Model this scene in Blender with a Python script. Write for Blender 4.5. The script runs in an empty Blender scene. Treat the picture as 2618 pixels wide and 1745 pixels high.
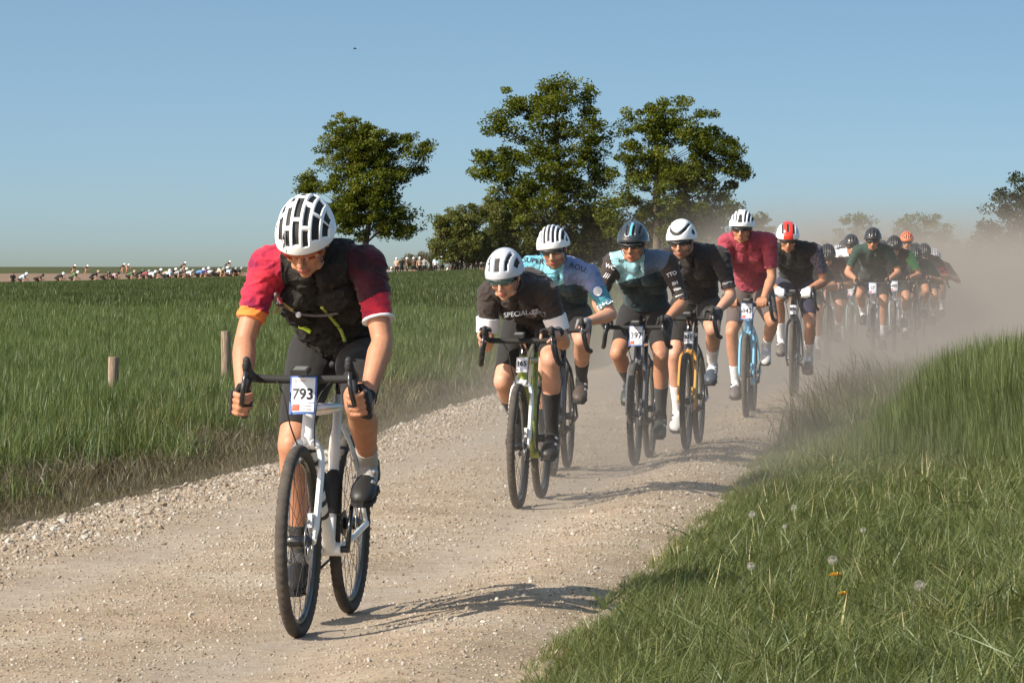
import bpy, bmesh, math, random
import numpy as np
from math import sin, cos, pi, radians, sqrt, atan2, exp
from mathutils import Vector as V, Matrix, noise
from mathutils.bvhtree import BVHTree

random.seed(7); RNG = np.random.default_rng(7)
SC = bpy.context.scene; COL = SC.collection
# ------------------------------------------------------------------ camera
FPX, HORIZ, CAMH = 10200.0, 686.0, 1.34      # focal length and horizon row in photo pixels, lens height in metres
cd = bpy.data.cameras.new('camera'); cam = bpy.data.objects.new('camera', cd); COL.objects.link(cam)
cd.sensor_width = 36; cd.lens = FPX/2618*36; cd.clip_start = .5; cd.clip_end = 9000
cam.location = (0, 0, CAMH); cam.rotation_euler = (pi/2-math.atan((872.5-HORIZ)/FPX), 0, 0)
SC.camera = cam
# ------------------------------------------------------------------ sky and sun
SUN_EL, SUN_AZ = radians(37), radians(59)     # azimuth: how far to the left of straight behind the camera
w = bpy.data.worlds.new('World'); SC.world = w; w.use_nodes = True
nt = w.node_tree; nt.nodes.clear()
def N(nt, t, **k):
    n = nt.nodes.new(t)
    for a, b in k.items(): setattr(n, a, b)
    return n
L_ = lambda nt, a, b: nt.links.new(a, b)
tc = N(nt, 'ShaderNodeTexCoord'); sp = N(nt, 'ShaderNodeSeparateXYZ'); L_(nt, tc.outputs['Generated'], sp.inputs[0])
mx = N(nt, 'ShaderNodeMath', operation='MAXIMUM'); L_(nt, sp.outputs[2], mx.inputs[0]); mx.inputs[1].default_value = 0
ml = N(nt, 'ShaderNodeMath', operation='MULTIPLY_ADD'); L_(nt, mx.outputs[0], ml.inputs[0]); ml.inputs[1].default_value = 5.0; ml.inputs[2].default_value = .10
cb = N(nt, 'ShaderNodeCombineXYZ'); L_(nt, sp.outputs[0], cb.inputs[0]); L_(nt, sp.outputs[1], cb.inputs[1]); L_(nt, ml.outputs[0], cb.inputs[2])
nm = N(nt, 'ShaderNodeVectorMath', operation='NORMALIZE'); L_(nt, cb.outputs[0], nm.inputs[0])
sky = N(nt, 'ShaderNodeTexSky', sky_type='NISHITA'); sky.sun_disc = False
sky.sun_elevation = SUN_EL; sky.sun_rotation = pi+SUN_AZ
sky.dust_density = 5.5; sky.ozone_density = 2; sky.air_density = 1.3
L_(nt, nm.outputs[0], sky.inputs[0])
bg = N(nt, 'ShaderNodeBackground'); bg.inputs[1].default_value = .143
hs = N(nt, 'ShaderNodeHueSaturation'); hs.inputs['Saturation'].default_value = 1.1; hs.inputs['Hue'].default_value = .485
L_(nt, sky.outputs[0], hs.inputs['Color']); L_(nt, hs.outputs[0], bg.inputs[0])
L_(nt, bg.outputs[0], N(nt, 'ShaderNodeOutputWorld').inputs[0])
sd = bpy.data.lights.new('sun', 'SUN'); sd.energy = 5.0; sd.angle = radians(.55); sd.color = (1, .93, .82)
sun = bpy.data.objects.new('sun', sd); COL.objects.link(sun)
SUNV = V((-sin(SUN_AZ)*cos(SUN_EL), -cos(SUN_AZ)*cos(SUN_EL), sin(SUN_EL)))   # towards the sun
sun.rotation_euler = SUNV.to_track_quat('Z', 'Y').to_euler(); sun.location = (-10, -10, 12)
vs = SC.view_settings; vs.view_transform = 'Standard'; vs.look = 'None'; vs.gamma = 1; vs.exposure = .56; vs.use_curve_mapping = False
cy = SC.cycles; cy.use_denoising = True; cy.max_bounces = 6; cy.diffuse_bounces = 3; cy.transparent_max_bounces = 12
cy.volume_bounces = 0; cy.volume_max_steps = 96; cy.sample_clamp_indirect = 4; cy.caustics_reflective = False; cy.caustics_refractive = False

# ------------------------------------------------------------------ helpers
def pt(px, py, Y):                   # a photo pixel at depth Y as a world point
    return V(((px-1309)/FPX*Y, Y, CAMH-(py-HORIZ)/FPX*Y))
def sm(a, b, x):
    t = min(1, max(0, (x-a)/(b-a))); return t*t*(3-2*t)
def smn(a, b, x):
    t = np.clip((x-a)/(b-a), 0, 1); return t*t*(3-2*t)
_M = {}
def mat(name, col, rough=.7, metal=0, var=0, vscale=20, bump=0, bscale=60, spec=.5, col2=None, sheen=0, coat=0, bdist=.004, trans=0):
    if name in _M: return _M[name]
    m = bpy.data.materials.new(name); m.use_nodes = True; t = m.node_tree; b = t.nodes['Principled BSDF']
    b.inputs['Base Color'].default_value = (*col, 1); b.inputs['Roughness'].default_value = rough; b.inputs['Metallic'].default_value = metal
    b.inputs['Specular IOR Level'].default_value = spec; b.inputs['Sheen Weight'].default_value = sheen; b.inputs['Coat Weight'].default_value = coat
    if var or col2 or bump:
        c = N(t, 'ShaderNodeTexCoord')
    if var or col2:
        n = N(t, 'ShaderNodeTexNoise'); n.inputs['Scale'].default_value = vscale; n.inputs['Detail'].default_value = 5; n.inputs['Roughness'].default_value = .65
        L_(t, c.outputs['Object'], n.inputs['Vector'])
        r = N(t, 'ShaderNodeValToRGB'); r.color_ramp.elements[0].position = .35; r.color_ramp.elements[1].position = .65
        a = col if col2 is None else col; z = [x*(1-var) for x in col] if col2 is None else col2
        r.color_ramp.elements[0].color = (*z, 1); r.color_ramp.elements[1].color = (*([min(1, x*(1+var*.5)) for x in a]), 1)
        L_(t, n.outputs[0], r.inputs[0]); L_(t, r.outputs[0], b.inputs['Base Color'])
    if bump:
        n2 = N(t, 'ShaderNodeTexNoise'); n2.inputs['Scale'].default_value = bscale; n2.inputs['Detail'].default_value = 4
        L_(t, c.outputs['Object'], n2.inputs['Vector'])
        bp = N(t, 'ShaderNodeBump'); bp.inputs['Strength'].default_value = bump; bp.inputs['Distance'].default_value = bdist
        L_(t, n2.outputs[0], bp.inputs['Height']); L_(t, bp.outputs[0], b.inputs['Normal'])
    _M[name] = m; return m
def link(name, me, mats=(), parent=None, loc=None, rz=None, smooth=True):
    o = bpy.data.objects.new(name, me); COL.objects.link(o)
    if not isinstance(mats, (list, tuple)): mats = [mats]
    if len(me.materials) == 0:
        for m in mats: me.materials.append(m)
    if smooth and me.polygons: me.shade_smooth()
    if parent: o.parent = parent
    if loc is not None: o.location = loc
    if rz is not None: o.rotation_euler = (0, 0, rz)
    return o
def tag(o, label=None, cat=None, group=None, kind=None):
    if label: o['label'] = label
    if cat: o['category'] = cat
    if group: o['group'] = group
    if kind: o['kind'] = kind
    return o
def np_mesh(name, v, f, fsize=None):
    me = bpy.data.meshes.new(name); v = np.asarray(v, np.float32); f = np.asarray(f, np.int32)
    k = f.shape[1]; me.vertices.add(len(v)); me.vertices.foreach_set('co', v.ravel())
    me.loops.add(f.size); me.loops.foreach_set('vertex_index', f.ravel())
    me.polygons.add(len(f)); me.polygons.foreach_set('loop_start', np.arange(0, f.size, k, dtype=np.int32))
    me.update(calc_edges=True); return me
class G:                             # collects solids, then becomes ONE mesh object
    def __init__(s): s.v = []; s.f = []; s.m = []; s.cur = 0
    def add(s, vs_, fs):
        k = len(s.v); s.v += [tuple(p) for p in vs_]; s.f += [tuple(i+k for i in f) for f in fs]; s.m += [s.cur]*len(fs); return s
    def tube(s, pts, rad, seg=10, side=None, cap=True, closed=False):
        pts = [V(p) for p in pts]; n = len(pts)
        if not isinstance(rad, list): rad = [rad]*n
        rings = []; prev = None
        for i, p in enumerate(pts):
            if closed: d = pts[(i+1) % n]-pts[i-1]
            else: d = pts[min(i+1, n-1)]-pts[max(i-1, 0)]
            d.normalize()
            if side is not None: a = V(side)
            elif prev is None: a = V((1, 0, 0)) if abs(d.x) < .9 else V((0, 1, 0))
            else: a = prev
            a = (a-d*a.dot(d)); a.normalize(); prev = a; b = d.cross(a)
            r = rad[i]; ra, rb = r if isinstance(r, tuple) else (r, r)
            rings.append([p+a*ra*cos(2*pi*j/seg)+b*rb*sin(2*pi*j/seg) for j in range(seg)])
        vs_ = [q for r in rings for q in r]; fs = []
        m = n if closed else n-1
        for i in range(m):
            k = (i+1) % n
            for j in range(seg): fs.append((i*seg+j, i*seg+(j+1) % seg, k*seg+(j+1) % seg, k*seg+j))
        if cap and not closed: fs.append(tuple(range(seg))[::-1]); fs.append(tuple((n-1)*seg+j for j in range(seg)))
        return s.add(vs_, fs)
    def ball(s, c, r, B=None, seg=14, ring=9):
        if not isinstance(r, (list, tuple)): r = (r, r, r)
        c = V(c); B = B or Matrix.Identity(3); vs_ = []; fs = []
        for i in range(ring+1):
            t = pi*i/ring
            for j in range(seg):
                a = 2*pi*j/seg; vs_.append(c+B @ V((r[0]*sin(t)*cos(a), r[1]*sin(t)*sin(a), r[2]*cos(t))))
        for i in range(ring):
            for j in range(seg): fs.append((i*seg+j, (i+1)*seg+j, (i+1)*seg+(j+1) % seg, i*seg+(j+1) % seg))
        return s.add(vs_, fs)
    def box(s, c, d, B=None, taper=1):
        c = V(c); B = B or Matrix.Identity(3); vs_ = []
        for z in (-1, 1):
            for x, y in ((-1, -1), (1, -1), (1, 1), (-1, 1)):
                k = taper if z > 0 else 1
                vs_.append(c+B @ V((x*d[0]/2*k, y*d[1]/2*k, z*d[2]/2)))
        return s.add(vs_, [(3, 2, 1, 0), (4, 5, 6, 7), (0, 1, 5, 4), (1, 2, 6, 5), (2, 3, 7, 6), (3, 0, 4, 7)])
    def ring(s, c, axis, R, r, seg=48, sr=10):      # torus
        axis = V(axis).normalized(); a = axis.orthogonal().normalized(); b = axis.cross(a)
        return s.tube([V(c)+(a*cos(2*pi*i/seg)+b*sin(2*pi*i/seg))*R for i in range(seg)], r, sr, side=axis, closed=True)
    def mesh(s, name):
        me = bpy.data.meshes.new(name); me.from_pydata(s.v, [], s.f)
        if any(s.m): me.polygons.foreach_set('material_index', s.m)
        me.update(); return me
    def build(s, name, mats, parent=None, loc=None, rz=None, smooth=True, auto=None):
        me = s.mesh(name); o = link(name, me, mats, parent, loc, rz, smooth)
        if auto: sharp(me, auto)
        return o
def sharp(me, ang=35):
    bm = bmesh.new(); bm.from_mesh(me); bmesh.ops.recalc_face_normals(bm, faces=bm.faces)
    for e in bm.edges:
        if len(e.link_faces) == 2 and e.calc_face_angle(0) > radians(ang): e.smooth = False
    bm.to_mesh(me); bm.free()
def crom(P, k=6):                    # Catmull-Rom through points
    P = [V(p) for p in P]; out = []
    for i in range(len(P)-1):
        p0 = P[max(i-1, 0)]; p1 = P[i]; p2 = P[i+1]; p3 = P[min(i+2, len(P)-1)]
        for j in range(k):
            t = j/k; out.append(.5*((2*p1)+(p2-p0)*t+(2*p0-5*p1+4*p2-p3)*t*t+(3*p1-p0-3*p2+p3)*t**3))
    out.append(P[-1]); return out
def basis(x=None, y=None, z=None):   # rotation matrix from two given axes
    if x is None: y = V(y).normalized(); z = V(z); z = (z-y*z.dot(y)).normalized(); x = y.cross(z)
    elif y is None: z = V(z).normalized(); x = V(x); x = (x-z*x.dot(z)).normalized(); y = z.cross(x)
    else: x = V(x).normalized(); y = V(y); y = (y-x*y.dot(x)).normalized(); z = x.cross(y)
    return Matrix((x, y, z)).transposed()
_T = {}
def text_geo(body, size=1.0, depth=0, bold=0):      # flat lettering: vertices (x, y) centred, and faces
    k = (body, size, bold)
    if k in _T: return _T[k]
    c = bpy.data.curves.new('t', 'FONT'); c.body = body; c.size = size; c.align_x = 'CENTER'; c.align_y = 'CENTER'; c.offset = bold
    o = bpy.data.objects.new('t', c); COL.objects.link(o)
    me = bpy.data.meshes.new_from_object(o.evaluated_get(bpy.context.evaluated_depsgraph_get())) if False else None
    bpy.context.view_layer.update()
    me = o.to_mesh(); vv = [(x.co.x, x.co.y) for x in me.vertices]; ff = [tuple(p.vertices) for p in me.polygons]
    o.to_mesh_clear(); bpy.data.objects.remove(o); bpy.data.curves.remove(c)
    _T[k] = (vv, ff); return _T[k]
def decal(name, body, size, target, org, right, up, m, parent, off=.0035, bold=0, cell=.015, geo=None):
    """printed lettering laid on the surface of target (mesh objects in the same local space)"""
    vv, ff = geo or text_geo(body, size, bold=bold)
    bm = bmesh.new(); bv = [bm.verts.new((p[0], p[1], 0)) for p in vv]
    for f in ff:
        try: bm.faces.new([bv[i] for i in f])
        except ValueError: pass
    xs = [p[0] for p in vv]; ys = [p[1] for p in vv]
    for ax, lo, hi in ((0, min(xs), max(xs)), (1, min(ys), max(ys))):
        t = lo+cell
        while t < hi:
            co = [0, 0, 0]; no = [0, 0, 0]; co[ax] = t; no[ax] = 1
            bmesh.ops.bisect_plane(bm, geom=bm.faces[:]+bm.edges[:]+bm.verts[:], plane_co=co, plane_no=no); t += cell
    B = basis(x=right, y=up); nz = B.col[2]; org = V(org)
    for v_ in bm.verts:
        p = org+B @ V((v_.co.x, v_.co.y, 0)); best = None
        for tr in target:
            h = tr.ray_cast(p+nz*.15, -nz, .4)
            if h[0] is not None and (best is None or h[3] < best[3]): best = h
        v_.co = (best[0]+nz*off) if best else p
    me = bpy.data.meshes.new(name); bm.to_mesh(me); bm.free()
    return link(name, me, m, parent, smooth=False)
# ------------------------------------------------------------------ lie of the land
_LY = [0, 10, 14, 20.5, 32, 41, 50, 60, 80, 100, 150, 300]; _LX = [-4.6, -3.8, -3.35, -2.62, -1.02, .0, 1.3, 3.0, 7.5, 13, 30, 90]
_RY = [0, 10, 13, 17, 24, 32, 41, 50, 60, 80, 100, 150, 300]; _RX = [-.6, -.2, .12, .64, 1.42, 2.28, 3.5, 5.0, 7.0, 12, 18, 36, 97]
_yy = np.linspace(0, 300, 3001)
def _smooth(a):
    k = np.ones(61)/61; return np.convolve(np.pad(a, 30, 'edge'), k, 'valid')
_Ls, _Rs = _smooth(np.interp(_yy, _LY, _LX)), _smooth(np.interp(_yy, _RY, _RX))
Ledge = lambda y: np.interp(y, _yy, _Ls)
Redge = lambda y: np.interp(y, _yy, _Rs)
def gz(x, y):                        # height of the land (numpy or float)
    x = np.asarray(x, float); y = np.asarray(y, float)
    base = .09*smn(29.5, 36, y)+.07*smn(38, 52, y)+.09*smn(52, 66, y)
    field = .98+.03*np.clip(x, -75, 0)
    dl = Ledge(y)-x; dr = x-Redge(y)
    k = smn(70, 365, y)*smn(0, 20, dl)
    z = base*(1-k)+field*k
    z = z-.05*smn(0, .5, dl)*(1-smn(.8, 2.2, dl))*(1-k)
    z = z+.06*np.exp(-(dr/.35)**2)*(dr > 0)*smn(9, 13, y)*(y < 200)+np.where(y < 300, .14*smn(0, 2.2, dr)*(1-smn(30, 40, y)), 0)+.03*smn(0, .25, dr)
    z = z+.012*np.sin(x*2.1+y*.7)*smn(0, .6, np.maximum(dl, dr))
    kk = smn(0, 1, (y-370)/1200)
    far = np.clip((y-372)/(1500-372), 0, None)
    z2 = field+(1.9-field)*np.minimum(far, 1)+np.maximum(y-1500, 0)*.0004
    z2 = z2-.6*smn(372, 376, y)*(1-smn(384, 396, y))
    return np.where(y > 372, z2, z)
def gzf(x, y): return float(gz(x, y))

def grid_mesh(name, xs2d, ys, zf):   # xs2d: rows of x per y
    nr, nc = xs2d.shape; Y = np.repeat(ys[:, None], nc, 1); Z = zf(xs2d, Y)
    v = np.stack([xs2d, Y, Z], -1).reshape(-1, 3); i = np.arange((nr-1)*(nc-1)); r = i//(nc-1); c = i % (nc-1); a = r*nc+c
    return np_mesh(name, v, np.stack([a, a+1, a+nc+1, a+nc], 1))
def ramp(t, fac, stops):
    r = N(t, 'ShaderNodeValToRGB'); e = r.color_ramp.elements
    while len(e) < len(stops): e.new(.5)
    for k, (p, c) in enumerate(stops): e[k].position = p; e[k].color = (*c, 1)
    L_(t, fac, r.inputs[0]); return r.outputs[0]
def noise_n(t, vec, scale, det=6, rough=.6):
    n = N(t, 'ShaderNodeTexNoise'); n.inputs['Scale'].default_value = scale; n.inputs['Detail'].default_value = det; n.inputs['Roughness'].default_value = rough
    L_(t, vec, n.inputs['Vector']); return n.outputs[0]
def mixc(t, fac, a, b, mode='MIX'):
    m = N(t, 'ShaderNodeMix', data_type='RGBA', blend_type=mode)
    if isinstance(fac, float): m.inputs[0].default_value = fac
    else: L_(t, fac, m.inputs[0])
    for k, c in ((6, a), (7, b)):
        if isinstance(c, tuple): m.inputs[k].default_value = (*c, 1)
        else: L_(t, c, m.inputs[k])
    return m.outputs[2]
def shader(name, rough=.95):
    m = bpy.data.materials.new(name); m.use_nodes = True; t = m.node_tree; b = t.nodes['Principled BSDF']
    b.inputs['Roughness'].default_value = rough; b.inputs['Specular IOR Level'].default_value = .2
    return m, t, b, N(t, 'ShaderNodeTexCoord').outputs['Object']
# gravel
m, t, b, oc = shader('gravel_surface')
c1 = ramp(t, noise_n(t, oc, 1.1, 5), [(.3, (.30, .228, .155)), (.5, (.39, .305, .21)), (.68, (.44, .365, .275))])
vo = N(t, 'ShaderNodeTexVoronoi'); vo.inputs['Scale'].default_value = 55; L_(t, oc, vo.inputs['Vector'])
c2 = ramp(t, vo.outputs['Distance'], [(0, (1.12, 1.1, 1.08)), (.5, (1, 1, 1)), (.9, (.62, .6, .58))])
c3 = mixc(t, .75, c1, c2, 'MULTIPLY')
vc = mixc(t, .06, c3, vo.outputs['Color'], 'SOFT_LIGHT')
ta = N(t, 'ShaderNodeAttribute'); ta.attribute_name = 'track'
tf = N(t, 'ShaderNodeMath', operation='MULTIPLY'); L_(t, ta.outputs['Fac'], tf.inputs[0]); L_(t, ramp(t, noise_n(t, oc, 2.3, 5), [(.3, (.35,)*3), (.6, (.95,)*3)]), tf.inputs[1])
vc = mixc(t, tf.outputs[0], vc, ramp(t, noise_n(t, oc, 40, 4), [(.3, (.32, .262, .20)), (.7, (.41, .35, .28))]))
L_(t, mixc(t, .8, vc, ramp(t, noise_n(t, oc, 9, 8, .75), [(.3, (.72, .68, .64)), (.6, (1.1, 1.08, 1.05))]), 'MULTIPLY'), b.inputs['Base Color'])
bp = N(t, 'ShaderNodeBump'); bp.inputs['Strength'].default_value = .9; bp.inputs['Distance'].default_value = .012
L_(t, noise_n(t, oc, 60, 5, .7), bp.inputs['Height']); L_(t, bp.outputs[0], b.inputs['Normal']); M_GRAVEL = m
m, t, b, oc = shader('stone')
oi = N(t, 'ShaderNodeObjectInfo')
L_(t, mixc(t, .4, ramp(t, oi.outputs['Random'], [(0, (.22, .17, .125)), (.35, (.31, .245, .18)), (.7, (.38, .32, .25)), (.95, (.44, .40, .34)), (1, (.52, .49, .43))]), ramp(t, noise_n(t, oc, 30), [(.3, (.6, .6, .6)), (.7, (1, 1, 1))]), 'MULTIPLY'), b.inputs['Base Color']); M_STONE = m
# soil under grass
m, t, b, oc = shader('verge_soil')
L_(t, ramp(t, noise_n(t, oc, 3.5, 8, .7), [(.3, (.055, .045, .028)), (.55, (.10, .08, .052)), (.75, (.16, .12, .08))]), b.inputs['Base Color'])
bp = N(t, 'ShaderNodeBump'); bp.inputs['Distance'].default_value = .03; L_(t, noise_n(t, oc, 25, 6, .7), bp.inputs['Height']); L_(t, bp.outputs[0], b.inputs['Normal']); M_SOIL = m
def field_mat(name, a, c, sx=.02):
    m, t, b, oc = shader(name)
    mp = N(t, 'ShaderNodeMapping'); mp.inputs['Scale'].default_value = (.3, 1, 1); L_(t, oc, mp.inputs[0])
    L_(t, ramp(t, noise_n(t, mp.outputs[0], sx, 8, .7), [(.3, a), (.7, c)]), b.inputs['Base Color']); return m

rows = np.concatenate([np.arange(4, 40, .25), np.arange(40, 100, 1), np.arange(100, 373, 6), [372]])
rows = np.unique(rows)
nx = 121
def gx(y):
    L, R = Ledge(min(y, 290)), Redge(min(y, 290))
    a = np.linspace(0, 1, 40); lo = -max(60, y*.35); hi = max(60, y*.35)+R
    return np.concatenate([L-.0-(L-lo)*(1-a)**3, np.linspace(L, R, 12)[1:-1], R+(hi-R)*a**3])
X2 = np.stack([gx(y) for y in rows])
def zg(x, y):
    L, R = Ledge(np.minimum(y, 290)), Redge(np.minimum(y, 290))
    ins = smn(0, .12, np.minimum(x-L, R-x)+.02)
    return gz(x, y)-.08*ins
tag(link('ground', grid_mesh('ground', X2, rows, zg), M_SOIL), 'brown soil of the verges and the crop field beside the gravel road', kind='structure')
for nm_, y0, y1, mm, lab in (('meadow', 372, 500, field_mat('meadow_green', (.07, .10, .035), (.11, .14, .05)), 'pale green strip of grassland beyond the crop'),
                       ('bare_field', 500, 900, field_mat('bare_earth', (.17, .11, .07), (.25, .17, .11)), 'tan strip of bare earth below the horizon'),
                       ('olive_field', 900, 6000, field_mat('olive_crop', (.045, .05, .012), (.075, .075, .02)), 'dark olive strip of land along the horizon')):
    ys = np.linspace(y0, y1, 12) if y0 > 372 else np.array([372, 374, 376, 380, 384, 388, 392, 396, 430, 500.]); xs = np.stack([np.linspace(-.35*y-30, .35*y+30, 40) for y in ys])
    tag(link(nm_, grid_mesh(nm_, xs, ys, gz), mm), lab, kind='structure')
# road surface with faint wheel tracks and lumps
ry = np.concatenate([np.arange(8, 34, .07), np.arange(34, 60, .25), np.arange(60, 299, 2)])
a = np.linspace(-.02, 1.02, 60)
XR = np.stack([Ledge(y)+(Redge(y)-Ledge(y))*a for y in ry])
def zr(x, y):
    L, R = Ledge(y), Redge(y); u = (x-L)/(R-L)
    z = gz(x, y)+.03*np.clip(1-(2*u-1)**2, -.1, 1)+.075*np.exp(-((x-(R-.38))/.42)**2)*smn(9, 13, y)-.018*np.exp(-((u-.3)/.1)**2)-.018*np.exp(-((u-.74)/.1)**2)
    n = np.array([noise.fractal(V((p[0]*2.2, p[1]*2.2, 0)), 1, 2, 4) for p in zip(x.ravel(), y.ravel())]).reshape(x.shape)
    return z+.009*n-.03*np.clip(-u/.02, 0, 1)-.03*np.clip((u-1)/.02, 0, 1)
road_me = grid_mesh('gravel_road', XR, ry, zr)
uu = np.repeat(a[None, :], len(ry), 0)+.02*np.sin(ry*.6)[:, None]
trk = np.clip(np.exp(-((uu-.30)/.075)**2)+np.exp(-((uu-.72)/.08)**2), 0, 1).ravel()
at = road_me.attributes.new('track', 'FLOAT', 'POINT'); at.data.foreach_set('value', trk.astype(np.float32))
tag(link('gravel_road', road_me, M_GRAVEL), 'pale dusty gravel farm road curving away to the right', kind='structure')
def road_z(x, y):
    h = ROADT.ray_cast(V((x, y, 5)), V((0, 0, -1))); return h[0].z if h[0] else gzf(x, y)
_bm = bmesh.new(); _bm.from_mesh(road_me); ROADT = BVHTree.FromBMesh(_bm); _bm.free()
# ------------------------------------------------------------------ scattering
def scatter(name, meshes, P, rot, scl, idx, label, kind='stuff'):
    me = bpy.data.meshes.new(name); me.vertices.add(len(P)); me.vertices.foreach_set('co', np.asarray(P, np.float32).ravel())
    for nm_, arr, ty in (('rot', rot, 'FLOAT_VECTOR'), ('scl', scl, 'FLOAT_VECTOR'), ('idx', idx, 'INT')):
        at = me.attributes.new(nm_, ty, 'POINT')
        at.data.foreach_set('vector' if ty == 'FLOAT_VECTOR' else 'value', np.asarray(arr, np.float32 if ty != 'INT' else np.int32).ravel())
    o = bpy.data.objects.new(name, me); COL.objects.link(o)
    c = bpy.data.collections.new(name+'_kinds')
    for k, mm in enumerate(meshes): c.objects.link(bpy.data.objects.new('%s_kind_%02d' % (name, k), mm))
    g = bpy.data.node_groups.new(name, 'GeometryNodeTree')
    g.interface.new_socket('Geometry', in_out='INPUT', socket_type='NodeSocketGeometry'); g.interface.new_socket('Geometry', in_out='OUTPUT', socket_type='NodeSocketGeometry')
    gi, go = g.nodes.new('NodeGroupInput'), g.nodes.new('NodeGroupOutput'); ip = g.nodes.new('GeometryNodeInstanceOnPoints'); ci = g.nodes.new('GeometryNodeCollectionInfo')
    ci.inputs['Collection'].default_value = c; ci.inputs['Separate Children'].default_value = True; ci.inputs['Reset Children'].default_value = True
    g.links.new(gi.outputs[0], ip.inputs['Points']); g.links.new(ci.outputs[0], ip.inputs['Instance']); ip.inputs['Pick Instance'].default_value = True
    for nm_, ty, so in (('rot', 'FLOAT_VECTOR', 'Rotation'), ('scl', 'FLOAT_VECTOR', 'Scale'), ('idx', 'INT', 'Instance Index')):
        na = g.nodes.new('GeometryNodeInputNamedAttribute'); na.data_type = ty; na.inputs['Name'].default_value = nm_
        g.links.new(na.outputs['Attribute'], ip.inputs[so])
    g.links.new(ip.outputs[0], go.inputs[0])
    md = o.modifiers.new('scatter', 'NODES'); md.node_group = g
    return tag(o, label, kind=kind)
def blade_mat(name, cols, trans=.35, oscale=.25, gloss=.03):
    m = bpy.data.materials.new(name); m.use_nodes = True; t = m.node_tree; t.nodes.clear()
    at = N(t, 'ShaderNodeAttribute'); at.attribute_name = 'rnd'; oi = N(t, 'ShaderNodeObjectInfo')
    n = len(cols); c = ramp(t, at.outputs['Fac'], [(i/(n-1), x) for i, x in enumerate(cols)])
    r2 = ramp(t, oi.outputs['Random'], [(0, (1-oscale,)*3), (1, (1+oscale, 1+oscale*.9, 1))])
    c = mixc(t, 1.0, c, r2, 'MULTIPLY')
    d = N(t, 'ShaderNodeBsdfDiffuse'); tr = N(t, 'ShaderNodeBsdfTranslucent'); gl = N(t, 'ShaderNodeBsdfGlossy'); gl.inputs['Roughness'].default_value = .45; gl.inputs[0].default_value = (.8, .9, .8, 1)
    L_(t, c, d.inputs[0]); L_(t, mixc(t, 1.0, c, (1.25, 1.15, .6), 'MULTIPLY'), tr.inputs[0])
    mx_ = N(t, 'ShaderNodeMixShader'); mx_.inputs[0].default_value = trans; L_(t, d.outputs[0], mx_.inputs[1]); L_(t, tr.outputs[0], mx_.inputs[2])
    m2 = N(t, 'ShaderNodeMixShader'); m2.inputs[0].default_value = gloss; L_(t, mx_.outputs[0], m2.inputs[1]); L_(t, gl.outputs[0], m2.inputs[2])
    L_(t, m2.outputs[0], N(t, 'ShaderNodeOutputMaterial').inputs[0]); return m
def clump(name, m, n, R, h, hvar, width, bend, seed, wind=(.0, 0), segs=4, lo=0, square=False):
    """a tuft of separate bent, tapering leaves"""
    r = np.random.default_rng(seed); V_, F_, A_ = [], [], []
    for k in range(n):
        if square: x, y = r.uniform(-R, R, 2)
        else:
            a_ = r.uniform(0, 2*pi); q = R*sqrt(r.uniform()); x, y = q*cos(a_), q*sin(a_)
        H = h*(1+r.uniform(-hvar, hvar)); d = r.uniform(0, 2*pi); dx, dy = cos(d), sin(d); bd = bend*abs(r.normal(0, 1))*H
        px_, py_ = -dy, dx
        if r.uniform() < .5: px_, py_ = cos(d+1), sin(d+1)
        w_ = width*r.uniform(.6, 1.3); k0 = len(V_); rv = r.uniform()
        for i in range(segs+1):
            t = i/segs; c = bd*t*t; X = x+dx*c+wind[0]*H*t*t; Y = y+dy*c+wind[1]*H*t*t; Z = H*(t-.35*t*t*min(1, bd/H))-.01
            ww = w_*(1-t**2.2)*(.55+.45*min(1, t*4))/2
            if i < segs: V_ += [(X-px_*ww, Y-py_*ww, Z), (X+px_*ww, Y+py_*ww, Z)]; A_ += [rv, rv]
            else: V_ += [(X, Y, Z), (X+px_*.0003, Y+py_*.0003, Z)]; A_ += [rv, rv]
        for i in range(segs): a_ = k0+2*i; F_.append((a_, a_+1, a_+3, a_+2))
    me = np_mesh(name, V_, F_); at = me.attributes.new('rnd', 'FLOAT', 'POINT'); at.data.foreach_set('value', np.asarray(A_, np.float32))
    me.materials.append(m); me.shade_smooth(); return me
def rotz(n, tilt=.0):
    return np.stack([RNG.normal(0, tilt, n) if tilt else np.zeros(n), RNG.normal(0, tilt, n) if tilt else np.zeros(n), RNG.uniform(0, 2*pi, n)], 1)
def inview(x, y, mar=1.9):
    return np.abs(x) < .1285*y+mar
MG_LAWN = blade_mat('verge_grass_blade', [(.060, .080, .026), (.10, .128, .042), (.14, .165, .060), (.24, .23, .12)])
MG_CROP = blade_mat('wheat_leaf', [(.045, .072, .020), (.070, .105, .030), (.10, .14, .045), (.17, .20, .09)])
MG_DRY = blade_mat('dry_grass_blade', [(.09, .09, .035), (.17, .15, .07), (.26, .22, .12), (.10, .12, .04)])
MG_DROOP = blade_mat('drooping_blade', [(.05, .055, .02), (.09, .09, .035), (.14, .12, .055), (.07, .10, .03)])
MG_STRAW = blade_mat('straw_stalk', [(.30, .27, .13), (.42, .37, .2), (.5, .44, .28)], .2)
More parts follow.
